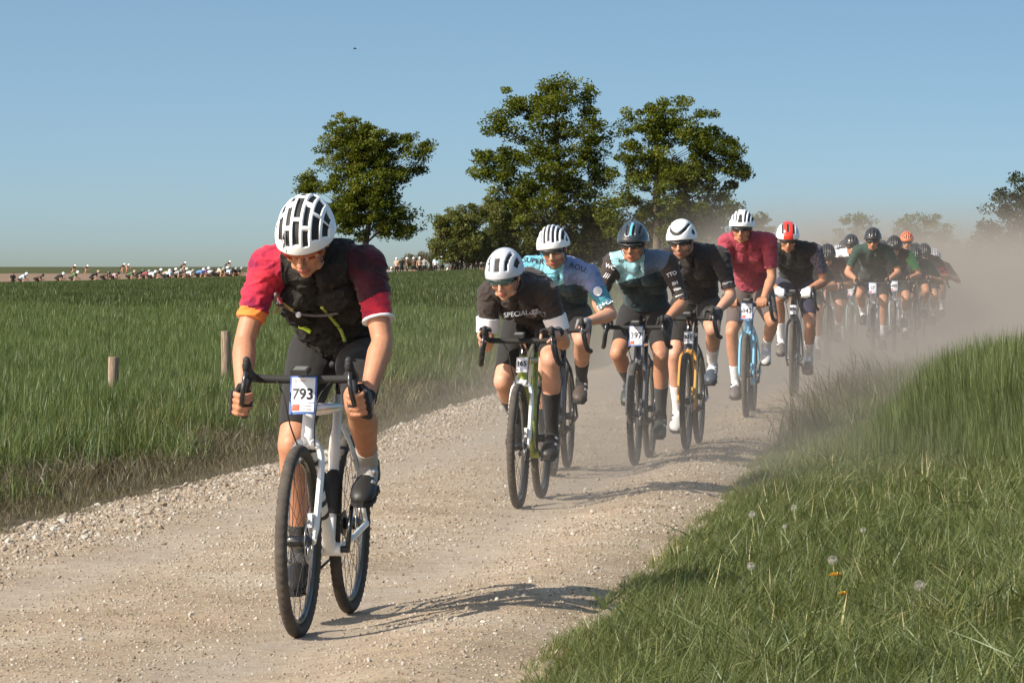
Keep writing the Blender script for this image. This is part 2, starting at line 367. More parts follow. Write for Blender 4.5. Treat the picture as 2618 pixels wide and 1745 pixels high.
# --- near right verge: short green grass
def region(n, x0, x1, y0, y1, cond):
    x = RNG.uniform(x0, x1, n); y = RNG.uniform(y0, y1, n); k = cond(x, y) & inview(x, y); return x[k], y[k]
lawn = [clump('short_grass', MG_LAWN, 80, .12, .068, .7, .0032, 1.0, s) for s in range(8)]
def ragged(x, y): return .10*np.sin(y*3.1)+.08*np.sin(y*7.7+1)+.05*np.sin(y*17)
x, y = region(64000, -.5, 6, 9.5, 34, lambda x, y: x > Redge(y)-.06+ragged(x, y)*.8+RNG.exponential(.06, len(x)))
P = np.stack([x, y, gz(x, y)], 1); n = len(x); d = x-Redge(y)
s = (.55+.65*smn(0, .5, d))*RNG.uniform(.75, 1.35, n)*(1+.25*np.sin(x*5)*np.sin(y*3))
scatter('verge_grass', lawn, P, rotz(n, .3), np.stack([s*1.0, s*1.0, s], 1), RNG.integers(0, 8, n), 'short green grass along the right edge of the road')
# taller coarse grass of the right verge further back
tall = [clump('coarse_grass', MG_LAWN, 40, .14, .26, .45, .007, .45, 20+s) for s in range(6)]
dry = [clump('drooping_blades', MG_DROOP, 22, .16, .26, .5, .005, .9, 30+s, wind=(-.35, 0)) for s in range(6)]
def cropd(x, y): return np.minimum(x-Redge(y)-.62, (y-24.6+3.7*(x-2.05))/3.8)
def cropf(x, y): return (cropd(x, y) > RNG.normal(.02, .12, len(x))) & (y < 31.5)
x, y = region(14000, 0, 12, 20, 62, lambda x, y: (x > Redge(y)-.05+ragged(x, y)) & ~cropf(x, y) & (y > 21+RNG.normal(0, 1.5, len(x))))
n = len(x); d = x-Redge(y); s = (.20+.80*smn(.0, .8, d))*RNG.uniform(.6, 1.25, n)*(.45+.55*smn(20, 27, y))
scatter('coarse_grass', tall, np.stack([x, y, gz(x, y)], 1), rotz(n, .15), np.stack([s, s, s], 1), RNG.integers(0, 6, n), 'taller coarse grass on the right verge further back')
x, y = region(3600, 0, 6, 21, 42, lambda x, y: (np.abs(x-Redge(y)-.42) < .36) & (y > 25))
n = len(x); s = RNG.uniform(.6, 1.35, n)*(.4+.6*smn(25, 29, y))
scatter('drooping_grass', dry, np.stack([x, y, gz(x, y)], 1), rotz(n, .1)*np.array([1, 1, .25]), np.stack([s]*3, 1), RNG.integers(0, 6, n), 'drooping olive grass hanging over the right road edge')
leafy = [clump('broad_leaf', MG_LAWN, 9, .05, .075, .4, .016, 1.3, 130+s) for s in range(4)]
x, y = region(2600, 0, 4, 10, 26, lambda x, y: (x > Redge(y)+.05) & ~cropf(x, y) & (np.sin(x*3.1+2)*np.sin(y*1.7)+RNG.normal(0, .4, len(x)) > .3))
n = len(x); s = RNG.uniform(.5, 1.5, n)
scatter('broad_leaved_weeds', leafy, np.stack([x, y, gz(x, y)], 1), rotz(n, .2), np.stack([s]*3, 1), RNG.integers(0, 4, n), 'broad leaved weeds among the short verge grass')
deadt = [clump('dead_tuft', MG_STRAW, 14, .07, .09, .5, .0035, .9, 140+s) for s in range(4)]
x, y = region(3000, 0, 4, 11, 26, lambda x, y: (x > Redge(y)+.02) & ~cropf(x, y) & (np.exp(-((x-1.22)/.35)**2-((y-15.2)/1.1)**2)+np.exp(-((x-2.5)/.5)**2-((y-20.5)/.8)**2)+.25*np.exp(-((x-Redge(y))/.12)**2) > RNG.uniform(0, 1, len(x))))
n = len(x); s = RNG.uniform(.5, 1.3, n)
scatter('dead_grass', deadt, np.stack([x, y, gz(x, y)], 1), rotz(n, .25), np.stack([s]*3, 1), RNG.integers(0, 4, n), 'straw coloured dead grass in the verge')
# wheat on the right
MG_TALL = blade_mat('tall_wheat_leaf', [(.045, .07, .020), (.075, .108, .030), (.11, .15, .045), (.18, .20, .09)])
crop = [clump('wheat', MG_TALL, 44, .13, .74, .2, .010, .16, 40+s, segs=5) for s in range(6)]
x, y = region(15000, 1.8, 6, 18, 32, cropf)
n = len(x); d = x-Redge(y)-.6; s = (.36+.54*smn(-.1, .75, cropd(x, y)))*(.86+.14*smn(0, 1.1, d))*RNG.uniform(.85, 1.12, n)*(1-.35*smn(26, 31, y))
scatter('wheat_crop', crop, np.stack([x, y, gz(x, y)], 1), rotz(n, .07), np.stack([s, s, s], 1), RNG.integers(0, 6, n), 'tall green wheat standing right of the road')
# stalks, stubble in the near grass
stk = [clump('stalk', MG_STRAW, 1, .01, .17, .5, .007, .12, 60+s, segs=3) for s in range(6)]
x, y = region(8000, 0, 4.5, 12, 26, lambda x, y: (x > Redge(y)+.25) & ~cropf(x, y) & (np.sin(x*2.3+1)*np.sin(y*.9)+RNG.normal(0, .5, len(x)) > .3))
n = len(x); s = RNG.uniform(.5, 1.25, n)
scatter('dry_stalks', stk, np.stack([x, y, gz(x, y)], 1), rotz(n, .2), np.stack([s]*3, 1), RNG.integers(0, 6, n), 'pale cut stalks standing in the short grass')
# --- left verge: dusty, wispy dry grass then the crop
MG_DUST = blade_mat('dusty_grass_blade', [(.065, .052, .040), (.11, .085, .062), (.17, .135, .085), (.10, .11, .055)], .2)
low = [clump('dusty_grass', MG_DUST, 40, .18, .10, .6, .005, 1.0, 70+s, wind=(.2, 0)) for s in range(6)]
x, y = region(30000, -9, 1.5, 17, 60, lambda x, y: (Ledge(y)-x > -.12+.1*np.abs(ragged(x, y))) & (Ledge(y)-x < 2.4))
n = len(x); s = RNG.uniform(.5, 1.3, n)*(.35+.8*smn(-.1, 1.0, Ledge(y)-x))
scatter('dusty_grass', low, np.stack([x, y, gz(x, y)], 1), rotz(n, .2), np.stack([s]*3, 1), RNG.integers(0, 6, n), 'dusty brown grass of the left verge')
wisp = [clump('wispy_grass', MG_DRY, 14, .2, .30, .4, .0045, .8, 80+s, wind=(.45, 0), segs=6) for s in range(6)]
x, y = region(3300, -9, 2, 19, 62, lambda x, y: (Ledge(y)-x > .35+RNG.uniform(0, .9, len(x))) & (Ledge(y)-x < 2.6))
n = len(x); s = RNG.uniform(.5, 1.25, n)
scatter('wispy_grass', wisp, np.stack([x, y, gz(x, y)], 1), rotz(n, .12)*np.array([1, 1, .3]), np.stack([s]*3, 1), RNG.integers(0, 6, n), 'long wispy grass bending over the left verge')
young = [clump('young_wheat', MG_CROP, 72, .2, .205, .45, .0065, .5, 90+s, segs=3) for s in range(8)]
x, y = region(90000, -16, 3, 20, 95, lambda x, y: Ledge(y)-x > 1.55+.35*np.sin(y*1.3)+.25*np.sin(y*3.7)+RNG.normal(0, .25, len(x)))
n = len(x); s = RNG.uniform(.75, 1.3, n)*(1+.16*np.sin(x*.9+y*.35)*np.sin(y*.23)+.10*np.sin(x*2.7-y*.8))
k = RNG.uniform(0, 1, n) < np.where(y < 60, 1, .55)
x, y, s = x[k], y[k], s[k]; n = len(x); s2 = s*(1+.5*smn(40, 95, y))
scatter('young_wheat', young, np.stack([x, y, gz(x, y)-.01], 1), rotz(n, .1), np.stack([s2, s2, s], 1), RNG.integers(0, 8, n), 'green young wheat filling the field left of the road')
MG_FAR = blade_mat('wheat_canopy', [(.028, .046, .010), (.042, .066, .015), (.062, .088, .022), (.10, .12, .045)])
farw = [clump('far_wheat', MG_FAR, 260, 1.4, .33, .3, .030, .3, 110+s, segs=2, square=True) for s in range(6)]
x, y = region(26000, -60, 30, 88, 371, lambda x, y: (Ledge(np.minimum(y, 299))-x > 2) & (RNG.uniform(0, 1, len(x)) < .75))
n = len(x); s = RNG.uniform(.8, 1.2, n)
scatter('distant_wheat', farw, np.stack([x, y, gz(x, y)-.03], 1), rotz(n), np.stack([s*1.1, s*1.1, s], 1), RNG.integers(0, 6, n), 'distant part of the green wheat field')
# --- loose stones on the road
def stone(seed):
    bm = bmesh.new(); bmesh.ops.create_icosphere(bm, subdivisions=1, radius=1)
    r = random.Random(seed); sx, sy, sz = 1, r.uniform(.6, 1), r.uniform(.4, .75)
    for v_ in bm.verts: k = r.uniform(.75, 1.2); v_.co = V((v_.co.x*sx*k, v_.co.y*sy*k, v_.co.z*sz*k))
    me = bpy.data.meshes.new('stone'); bm.to_mesh(me); bm.free(); me.materials.append(M_STONE); return me
stones = [stone(s) for s in range(10)]
def on_road(n, y0, y1, fu, size, name, lab):
    y = RNG.uniform(y0, y1, n); u = fu(n); kt = RNG.uniform(0, 1, n) > .72*np.clip(np.exp(-((u-.30)/.07)**2)+np.exp(-((u-.72)/.075)**2), 0, 1); y = y[kt]; u = u[kt]; x = Ledge(y)+(Redge(y)-Ledge(y))*u; k = inview(x, y, .3); x, y = x[k], y[k]
    z = np.array([road_z(a_, b_) for a_, b_ in zip(x, y)]); n = len(x)
    s = size*np.exp(RNG.normal(0, .42, n)); s = np.minimum(s, size*3.2)
    scatter(name, stones, np.stack([x, y, z+s*.1], 1), RNG.uniform(0, 6.28, (n, 3))*np.array([.15, .15, 1]), np.stack([s]*3, 1), RNG.integers(0, 10, n), lab)
on_road(34000, 12, 20, lambda n: RNG.uniform(0, 1, n), .0042, 'fine_gravel', 'fine loose gravel covering the near road')
on_road(52000, 19, 45, lambda n: RNG.uniform(0, 1, n), .0058, 'gravel', 'loose gravel covering the road')
on_road(9000, 14, 42, lambda n: np.abs(RNG.normal(0, .11, n)), .0105, 'coarse_gravel', 'coarser loose stones along the left road edge')
# tufts of weeds growing in the road
for px_, py_, sc_ in ((330, 1592, .8), (1620, 1330, .5), (1590, 1440, .7), (520, 1480, .35), (1850, 1210, .7), (1560, 1540, .9)):
    Y_ = CAMH*FPX/(py_-HORIZ); X_ = (px_-1309)/FPX*Y_
    o = link('weed_tuft', lawn[random.randrange(8)].copy(), [], loc=(X_, Y_, road_z(X_, Y_)-.005)); o.scale = (sc_, sc_*.7, sc_*.4)
    tag(o, 'small flat weed tuft in the gravel %s' % {330: 'left of the white bicycle', 1620: 'beside the long shadow of the second rider', 1590: 'nearest the grass edge below the clocks', 520: 'left of the front wheel, smallest of all', 1850: 'where the black riders throw their shadows', 1560: 'right under the first rider\'s shadow'}[px_], 'weed', 'weed tufts in the gravel road')
# wooden posts
mw_, t, b, oc = shader('weathered_wood', .9)
mp = N(t, 'ShaderNodeMapping'); mp.inputs['Scale'].default_value = (1, 1, .08); L_(t, oc, mp.inputs[0])
L_(t, ramp(t, noise_n(t, mp.outputs[0], 60, 6, .7), [(.3, (.10, .07, .045)), (.5, (.27, .20, .14)), (.7, (.42, .34, .25))]), b.inputs['Base Color'])
bp = N(t, 'ShaderNodeBump'); bp.inputs['Distance'].default_value = .006; L_(t, noise_n(t, mp.outputs[0], 70, 4), bp.inputs['Height']); L_(t, bp.outputs[0], b.inputs['Normal'])
def post(px_, top, Y_, r, lean, lab):
    p = pt(px_, top, Y_); z0 = gzf(p.x, p.y); g = G(); H = p.z-z0
    n_ = 14; prof = [(-.15, 1), (.1, 1), (H*.5, .97), (H-.012, .96), (H, .88)]
    pts = [(lean*h_, 0, h_) for h_, k in prof]; g.tube(pts, [r*k for h_, k in prof], n_)
    v2 = []
    for q in g.v: a_ = atan2(q[1], q[0]-lean*q[2]); d_ = 1+.06*sin(3*a_+1)+.04*sin(5*a_); v2.append((lean*q[2]+(q[0]-lean*q[2])*d_, q[1]*d_, q[2]))
    g.v = v2; o = g.build('wooden_post', mw_, loc=(p.x, p.y, z0), auto=40); return tag(o, lab, 'post', 'wooden posts in the wheat')
post(287, 912, 36, .05, .02, 'weathered round wooden post nearer the left end of the field')
post(578, 846, 40, .05, -.01, 'weathered round wooden post just beside the first rider')
# dandelions
M_STEM = mat('dandelion_stem', (.28, .30, .12), .7); M_PAPPUS = mat('dandelion_pappus', (.42, .39, .34), .9); M_PETAL = mat('dandelion_petal', (.85, .45, .01), .6, var=.3, vscale=200)
def dandelion(px_, py_, Y_, R, lab, yellow=False):
    for _ in range(30): c = pt(px_, py_, Y_); z0 = gzf(c.x, c.y); Y_ -= (z0+(.13 if yellow else .18)-c.z)*8
    c = pt(px_, py_, Y_); z0 = gzf(c.x, c.y); R *= 1.4 if yellow else .88; e = bpy.data.objects.new('dandelion', None); COL.objects.link(e); e.location = (c.x, c.y, z0); H = max(.05, c.z-z0)
    G().tube(crom([(.02, .0, -.01), (.012, 0, H*.4), (0, 0, H)], 4), .0022, 6).build('stem', M_STEM, e)
    if yellow:
        g = G(); r = random.Random(px_)
        for k in range(70):
            a_ = k*2.4; q = sqrt(k/70); el = .2+.9*(1-q); d = V((cos(a_)*cos(el), sin(a_)*cos(el), sin(el))); s_ = V((-sin(a_), cos(a_), 0))*.0018
            p0 = V((0, 0, H)); p1 = p0+d*R*(.75+.3*q); g.add([p0-s_, p0+s_, p1+s_*1.4, p1-s_*1.4], [(0, 1, 2, 3)])
        g.build('flower_head', M_PETAL, e, smooth=False)
    else:
        g = G(); g.ball((0, 0, H), .004, seg=8, ring=5)
        for k in range(120):                 # one tiny parachute per seed
            z_ = 1-2*(k+.5)/120; a_ = k*2.39996; q = sqrt(1-z_*z_); d = V((q*cos(a_), q*sin(a_), z_)); p0 = V((0, 0, H)); s_ = d.orthogonal().normalized(); u_ = d.cross(s_)
            tip = p0+d*R*.78; g.add([p0-s_*.0003, p0+s_*.0003, tip+s_*.0003, tip-s_*.0003], [(0, 1, 2, 3)])
            for j in range(5):
                b_ = j*1.2566; e_ = s_*cos(b_)+u_*sin(b_); f_ = s_*cos(b_+.2)+u_*sin(b_+.2)
                g.add([tip, tip+d*R*.22+e_*R*.17, tip+d*R*.22+f_*R*.17], [(0, 1, 2)])
        g.build('seed_head', M_PAPPUS, e, smooth=False)
    return tag(e, lab, 'dandelion', 'yellow dandelions in the grass' if yellow else 'dandelion clocks in the grass')
for q in ((2130, 1432, 15.6, .021, 'dandelion clock standing just above the yellow flower'), (2352, 1497, 15.0, .022, 'largest dandelion clock, furthest to the right in the grass'),
          (2030, 1298, 19, .018, 'dandelion clock furthest back, at the top of the short grass'), (1924, 1315, 18.6, .019, 'tan dandelion clock nearest the road edge'),
          (2007, 1346, 18, .012, 'small dandelion clock between the two furthest ones'), (1921, 1447, 15.6, .018, 'faint dandelion clock low in the grass left of the straw patch'),
          (2208, 1355, 17.6, .015, 'thin half blown dandelion clock under the tall wheat')): dandelion(*q)
dandelion(2138, 1475, 14.9, .020, 'yellow dandelion flower, larger and upper of two', True)
dandelion(2156, 1521, 14.5, .014, 'small yellow dandelion flower, lower of two', True)
# ------------------------------------------------------------------ materials of people and bicycles
SKIN = [mat('skin_warm', (.46, .21, .115), .55, var=.14, vscale=18, bump=.15, bscale=90, bdist=.002), mat('skin_fair', (.55, .28, .18), .55, var=.14, vscale=18, bump=.15, bscale=90, bdist=.002), mat('skin_tan', (.42, .18, .09), .55, var=.14, vscale=18)]
LIP = mat('lips', (.34, .10, .07), .5); HAIR = mat('hair', (.035, .022, .014), .8); STUB = mat('stubble', (.30, .16, .10), .8, var=.3, vscale=150)
def cloth(name, col, **k): return mat(name, col, k.pop('rough', .8), bump=.5, bscale=k.pop('bscale', 16), bdist=.012, spec=.25, sheen=.15, **k)
BLK = cloth('black_lycra', (.018, .016, .015)); DGR = cloth('dark_grey_cloth', (.05, .047, .045)); WHC = cloth('white_cloth', (.78, .77, .78))
RUB = mat('black_rubber', (.02, .019, .018), .7, bump=.2); TYRE = mat('dusty_tyre', (.085, .07, .055), .95, col2=(.05, .043, .036), vscale=25)
CARB = mat('black_carbon', (.012, .012, .013), .25, coat=.5); MET = mat('steel', (.45, .45, .46), .3, 1); DMET = mat('dark_metal', (.06, .06, .062), .4, .8)
WHP = mat('white_paint', (.80, .79, .76), .3, coat=.4, var=.06, vscale=9); LENS = mat('dark_lens', (.012, .012, .014), .08, spec=.8, coat=.6)
TAPE = mat('bar_tape', (.022, .02, .018), .75, bump=.3, bscale=150); PAPER = mat('plate_white', (.80, .80, .82), .5); INK = mat('ink', (.012, .012, .014), .6); BLUEP = mat('plate_blue', (.06, .14, .42), .5); REDP = mat('plate_red', (.80, .07, .03), .5); WINK = mat('white_print', (.78, .78, .78), .7); GRYP = mat('grey_print', (.35, .36, .38), .7)

def ik(a, b, la, lb, pole):
    a, b = V(a), V(b); d = b-a; L = min(d.length, (la+lb)*.9995); u = d.normalized()
    x = (L*L+la*la-lb*lb)/(2*L); h = sqrt(max(0, la*la-x*x)); p = V(pole); p = (p-u*p.dot(u)).normalized()
    return a+u*x+p*h
class Seg:                           # bone: label, ends, radii
    def __init__(s, lab, a, b, ra, rb): s.lab, s.a, s.b, s.ra, s.rb = lab, V(a), V(b), ra, rb
TOR, UA, FA, HA, FI, TH, SH, FO, NE, HE = range(10)   # +10 on the wearer's left (x > 0)
def classify(P, bones):
    best = np.full(len(P), 1e9); lab = np.zeros(len(P), int); tt = np.zeros(len(P))
    for b in bones:
        a = np.array(b.a); d = np.array(b.b)-a; L2 = max(1e-9, d @ d); t = (P-a) @ d/L2; tc_ = np.clip(t, 0, 1)
        q = P-a-tc_[:, None]*d; D = np.sqrt(np.einsum('ij,ij->i', q, q))-(b.ra+(b.rb-b.ra)*tc_)
        k = D < best; best[k] = D[k]; lab[k] = b.lab; tt[k] = t[k]
    return lab, tt

def make_person(name, J, voxel, skin, hero=True, loc=(0, 0, 0), yaw=0, garments=(), stub=False, fingers=True):
    """J: joints in the figure's own space (x sideways, -y forward, z up). One closed body surface, clothes laid on it as children."""
    g = G(); bones = []
    S = V((1, 0, 0))
    pel, shm = V(J['pelvis']), V(J['shm']); hump = J.get('hump', .055)
    d = shm-pel; up = V((0, d.z, -d.y)).normalized()
    if up.z < 0 and abs(d.y) > .1: up = -up
    if abs(d.y) < .1: up = V((0, 1, 0))
    sidev = (V(J['sh'][1])-V(J['sh'][0])).normalized()
    K = J.get('k', 1.0)
    spine = [pel-d*.16, pel, pel+d*.25+up*hump*.6, pel+d*.5+up*hump, pel+d*.78+up*hump*.75, shm+up*.01]
    rad = [(.10, .085), (.158*K, .118*K), (.145*K, .105*K), (.148*K, .108*K), (.165*K, .112*K), (.135, .085)]
    sp_ = crom(spine, 4); rr = []
    for i in range(len(sp_)):
        u_ = i/4; k = min(int(u_), 4); f = u_-k; rr.append((rad[k][0]*(1-f)+rad[k+1][0]*f, rad[k][1]*(1-f)+rad[k+1][1]*f))
    g.tube(sp_, rr, 22, side=S)
    for k in range(5): bones.append(Seg(TOR, spine[k], spine[k+1], .125, .125))
    hd = J['head']; F, U = J['F'], J['U']; H = basis(y=F, z=U)      # columns: side, forward, up
    H = Matrix((F.cross(U).normalized(), F, U)).transposed()
    nb = shm+up*.035; hb = hd-F*.02-U*.05
    g.tube([nb-(hb-nb)*.25, nb, nb*.5+hb*.5, hb, hd-U*.01], [.07, .063, .056, .055, .05], 14)
    bones.append(Seg(NE, nb+(hb-nb)*.15, hb, .058, .055)); bones.append(Seg(HE, hd-U*.05+F*.02, hd+U*.04, .082, .09))
    bones.append(Seg(HE, hd-U*.08+F*.05, hd-U*.03+F*.05, .05, .06))
    for s in (0, 1):
        L = 10*s; sg = 1 if s else -1; sh, el, wr, hc = [V(J[k][s]) for k in ('sh', 'el', 'wr', 'hc')]
        hip, kn, an, toe = [V(J[k][s]) for k in ('hip', 'kn', 'an', 'toe')]
        # shoulder girdle, chest and shoulder blades
        g.tube([shm-up*.02, shm*.45+sh*.55+up*.018, sh], [.078, .068, .062], 12)
        g.ball(sh, (.062, .062, .062)); g.ball(shm-d*.20-up*.035+sidev*sg*.06, (.074, .072, .066)); g.ball(shm-d*.22+up*.055+sidev*sg*.085, (.07, .09, .055))
        g.tube([nb*.4+hb*.6, nb*.5+sh*.5+up*.012, sh+up*.01], [.038, .045, .045], 10)
        g.tube([shm-d*.5+sidev*sg*.09, shm-d*.2+sidev*sg*.125, sh], [.07, .06, .05], 10)
        bones.append(Seg(TOR, shm, sh*.9+shm*.1, .08, .06))
        ax = (el-sh)
        g.tube([sh, sh+ax*.18, sh+ax*.42, sh+ax*.72, el], [.057, .056, .050, .043, .039], 14); g.ball(el, .039)
        bones.append(Seg(UA+L, sh+ax*.02, el, .056, .039))
        fa = wr-el; g.tube([el, el+fa*.22, el+fa*.5, el+fa*.8, wr], [.039, .045, .039, .031, (.030, .024)], 14); g.ball(wr, .027)
        bones.append(Seg(FA+L, el, wr, .041, .027))
        bones.append(Seg(HA+L, wr, hc, .03, .035))
        # legs
        th = kn-hip; fw = V((0, -1, 0)); fw = (fw-th.normalized()*fw.dot(th.normalized())).normalized()
        g.ball(hip, (.095, .095, .095)); g.tube([hip, hip+th*.2, hip+th*.5+fw*.012, hip+th*.8+fw*.004, kn], [.098, .094, .080, .062, .055], 18); g.ball(kn, .055); g.ball(kn+fw*.018, .042)
        sk = an-kn; bk = -V((0, -1, 0)); bk = (bk-sk.normalized()*bk.dot(sk.normalized())).normalized()
        g.tube([kn, kn+sk*.12, kn+sk*.32+bk*.014, kn+sk*.6+bk*.004, kn+sk*.85, an], [.053, .050, .056, .043, .034, .035], 16)
        bones.append(Seg(TH+L, hip, kn, .092, .056)); bones.append(Seg(SH+L, kn, an, .053, .035))
        ft = toe-an; g.ball(an, .036); g.tube([an-V((0, 0, .01)), an+ft*.45-V((0, 0, .012)), toe], [(.034, .04), (.038, .032), (.036, .02)], 12, side=S)
        bones.append(Seg(FO+L, an-V((0, 0, .02)), toe, .04, .035))
        g.ball(pel+V((sg*.075, .045, -.01))-d*.05, (.09, .09, .085))
        # hand
        gr = J['grip'][s] if J.get('grip') and fingers else None
        if gr:
            c, a_, n_, t_ = gr['c'], gr['a'], gr['n'], gr['t']; R = gr.get('R', .017)
            mcps = []
            for k in range(4):
                off = a_*(.036-.024*k); ln = (.95, 1.05, 1, .82)[k]
                q = lambda ph, r: c+off+(n_*cos(radians(ph))+t_*sin(radians(ph)))*r
                p0, p1, p2, p3 = q(gr.get('p0', 15), R+.024), q(gr.get('p0', 15)+58*ln, R+.017), q(gr.get('p0', 15)+112*ln, R+.012), q(gr.get('p0', 15)+165*ln, R+.011)
                mcps.append(p0); fr = .0105 if k < 3 else .0092
                g.tube([p0, p1, p2, p3], [fr+.001, fr, fr*.95, fr*.85], 8); g.ball(p1, fr*1.08, seg=8, ring=6); g.ball(p3, fr*.87, seg=8, ring=6); g.ball(p0, fr*1.12, seg=8, ring=6)
                g.tube([wr+(p0-wr)*.1, wr*.5+p0*.5, p0], [.020, .0165, .013], 10)
                bones.append(Seg(FI+L, p0, p1, .012, .011)); bones.append(Seg(FI+L, p1, p2, .011, .010)); bones.append(Seg(FI+L, p2, p3, .010, .009))
                bones[-3].t0 = 0; bones.append(Seg(HA+L, wr, p0, .022, .014))
            g.ball(wr*.45+c*.25+mcps[1]*.3, (.032, .032, .022), basis(x=a_, y=(mcps[1]-wr)))
            tb = wr+(mcps[0]-wr)*.35+a_*.018; q = lambda ph, r, o: c+a_*o+(n_*cos(radians(ph))+t_*sin(radians(ph)))*r
            t1, t2 = q(-48, R+.024, .046), q(-110, R+.015, .052)
            g.tube([wr*.8+tb*.2, tb, t1, t2], [.018, .017, .0125, .0105], 10); g.ball(t1, .013, seg=8, ring=6); g.ball(t2, .0105, seg=8, ring=6)
            bones.append(Seg(FI+L, tb*.3+t1*.7, t2, .012, .010)); bones.append(Seg(HA+L, tb, t1, .016, .012))
        else:
            g.tube([wr, wr*.5+hc*.5, hc], [(.028, .022), (.042, .024), (.038, .02)], 10); g.ball(hc, (.04, .04, .03))
    # head
    W = lambda s, f, u: hd+H @ V((s, f, u))
    B = lambda c, r: g.ball(W(*c), r, H, 18, 12)
    B((0, -.008, .035), (.078, .098, .088)); B((0, .032, -.02), (.066, .064, .085)); B((0, .042, -.078), (.047, .047, .042)); B((0, .074, -.103), (.022, .018, .017))
    if hero:
        g.tube([W(0, .088, .012), W(0, .104, -.012), W(0, .119, -.040), W(0, .108, -.050)], [.0085, .010, .0125, .009], 10); B((.012, .103, -.045), (.009, .01, .008)); B((-.012, .103, -.045), (.009, .01, .008))
        B((0, .094, -.070), (.026, .010, .0065)); B((0, .092, -.081), (.022, .010, .0075)); B((0, .083, .022), (.046, .014, .011))
        for s in (-1, 1):
            B((s*.036, .062, -.030), (.027, .028, .026)); B((s*.079, -.004, -.012), (.008, .017, .031)); B((s*.045, .03, -.088), (.016, .035, .016)); B((s*.031, .084, .003), (.016, .008, .010))
    else: B((0, .10, -.035), (.012, .016, .02))
    me = g.mesh(name+'_raw'); tmp = bpy.data.objects.new('tmp', me); COL.objects.link(tmp)
    md = tmp.modifiers.new('r', 'REMESH'); md.mode = 'VOXEL'; md.voxel_size = voxel; md.use_smooth_shade = True
    s_ = tmp.modifiers.new('s', 'SMOOTH'); s_.factor = .5; s_.iterations = 4 if voxel < .01 else 2
    body = bpy.data.meshes.new_from_object(tmp.evaluated_get(bpy.context.evaluated_depsgraph_get())); body.name = name
    bpy.data.objects.remove(tmp); bpy.data.meshes.remove(me)
    n = len(body.vertices); co = np.empty(n*3, np.float32); body.vertices.foreach_get('co', co); co = co.reshape(-1, 3).astype(float)
    body.materials.clear(); body.materials.append(skin)
    o = link(name, body, [], loc=loc, rz=yaw)
    if hero:      # lips and stubble on the face
        body.materials.append(LIP); body.materials.append(STUB)
        nf = len(body.polygons); fc = np.empty(nf*3, np.float32); body.polygons.foreach_get('center', fc); fc = fc.reshape(-1, 3)-np.array(hd); q = fc @ np.array(H)
        mi = np.zeros(nf, np.int32); inlip = (((q[:, 0]/.024)**2+((q[:, 2]+.0755)/.0115)**2) < 1) & (q[:, 1] > .085)
        if stub: mi[(q[:, 2] < -.055) & (q[:, 2] > -.13) & (q[:, 1] > .0) & (np.abs(q[:, 0]) < .075)] = 2
        mi[inlip] = 1; body.polygons.foreach_set('material_index', mi)
    o['_bones'] = 0; del o['_bones']
    info = dict(lab=classify(co, bones)[0] if garments else None, o=o, bones=bones, H=H, hd=hd, W=W, J=J, up=up, d=d, shm=shm, pel=pel, trees=[])
    fn = np.empty(n*3, np.float32); body.vertices.foreach_get('normal', fn)
    for gm in garments: garment(info, body, **gm)
    if not info['trees']:
        bm = bmesh.new(); bm.from_mesh(body); info['trees'].append(BVHTree.FromBMesh(bm)); bm.free()
    return info

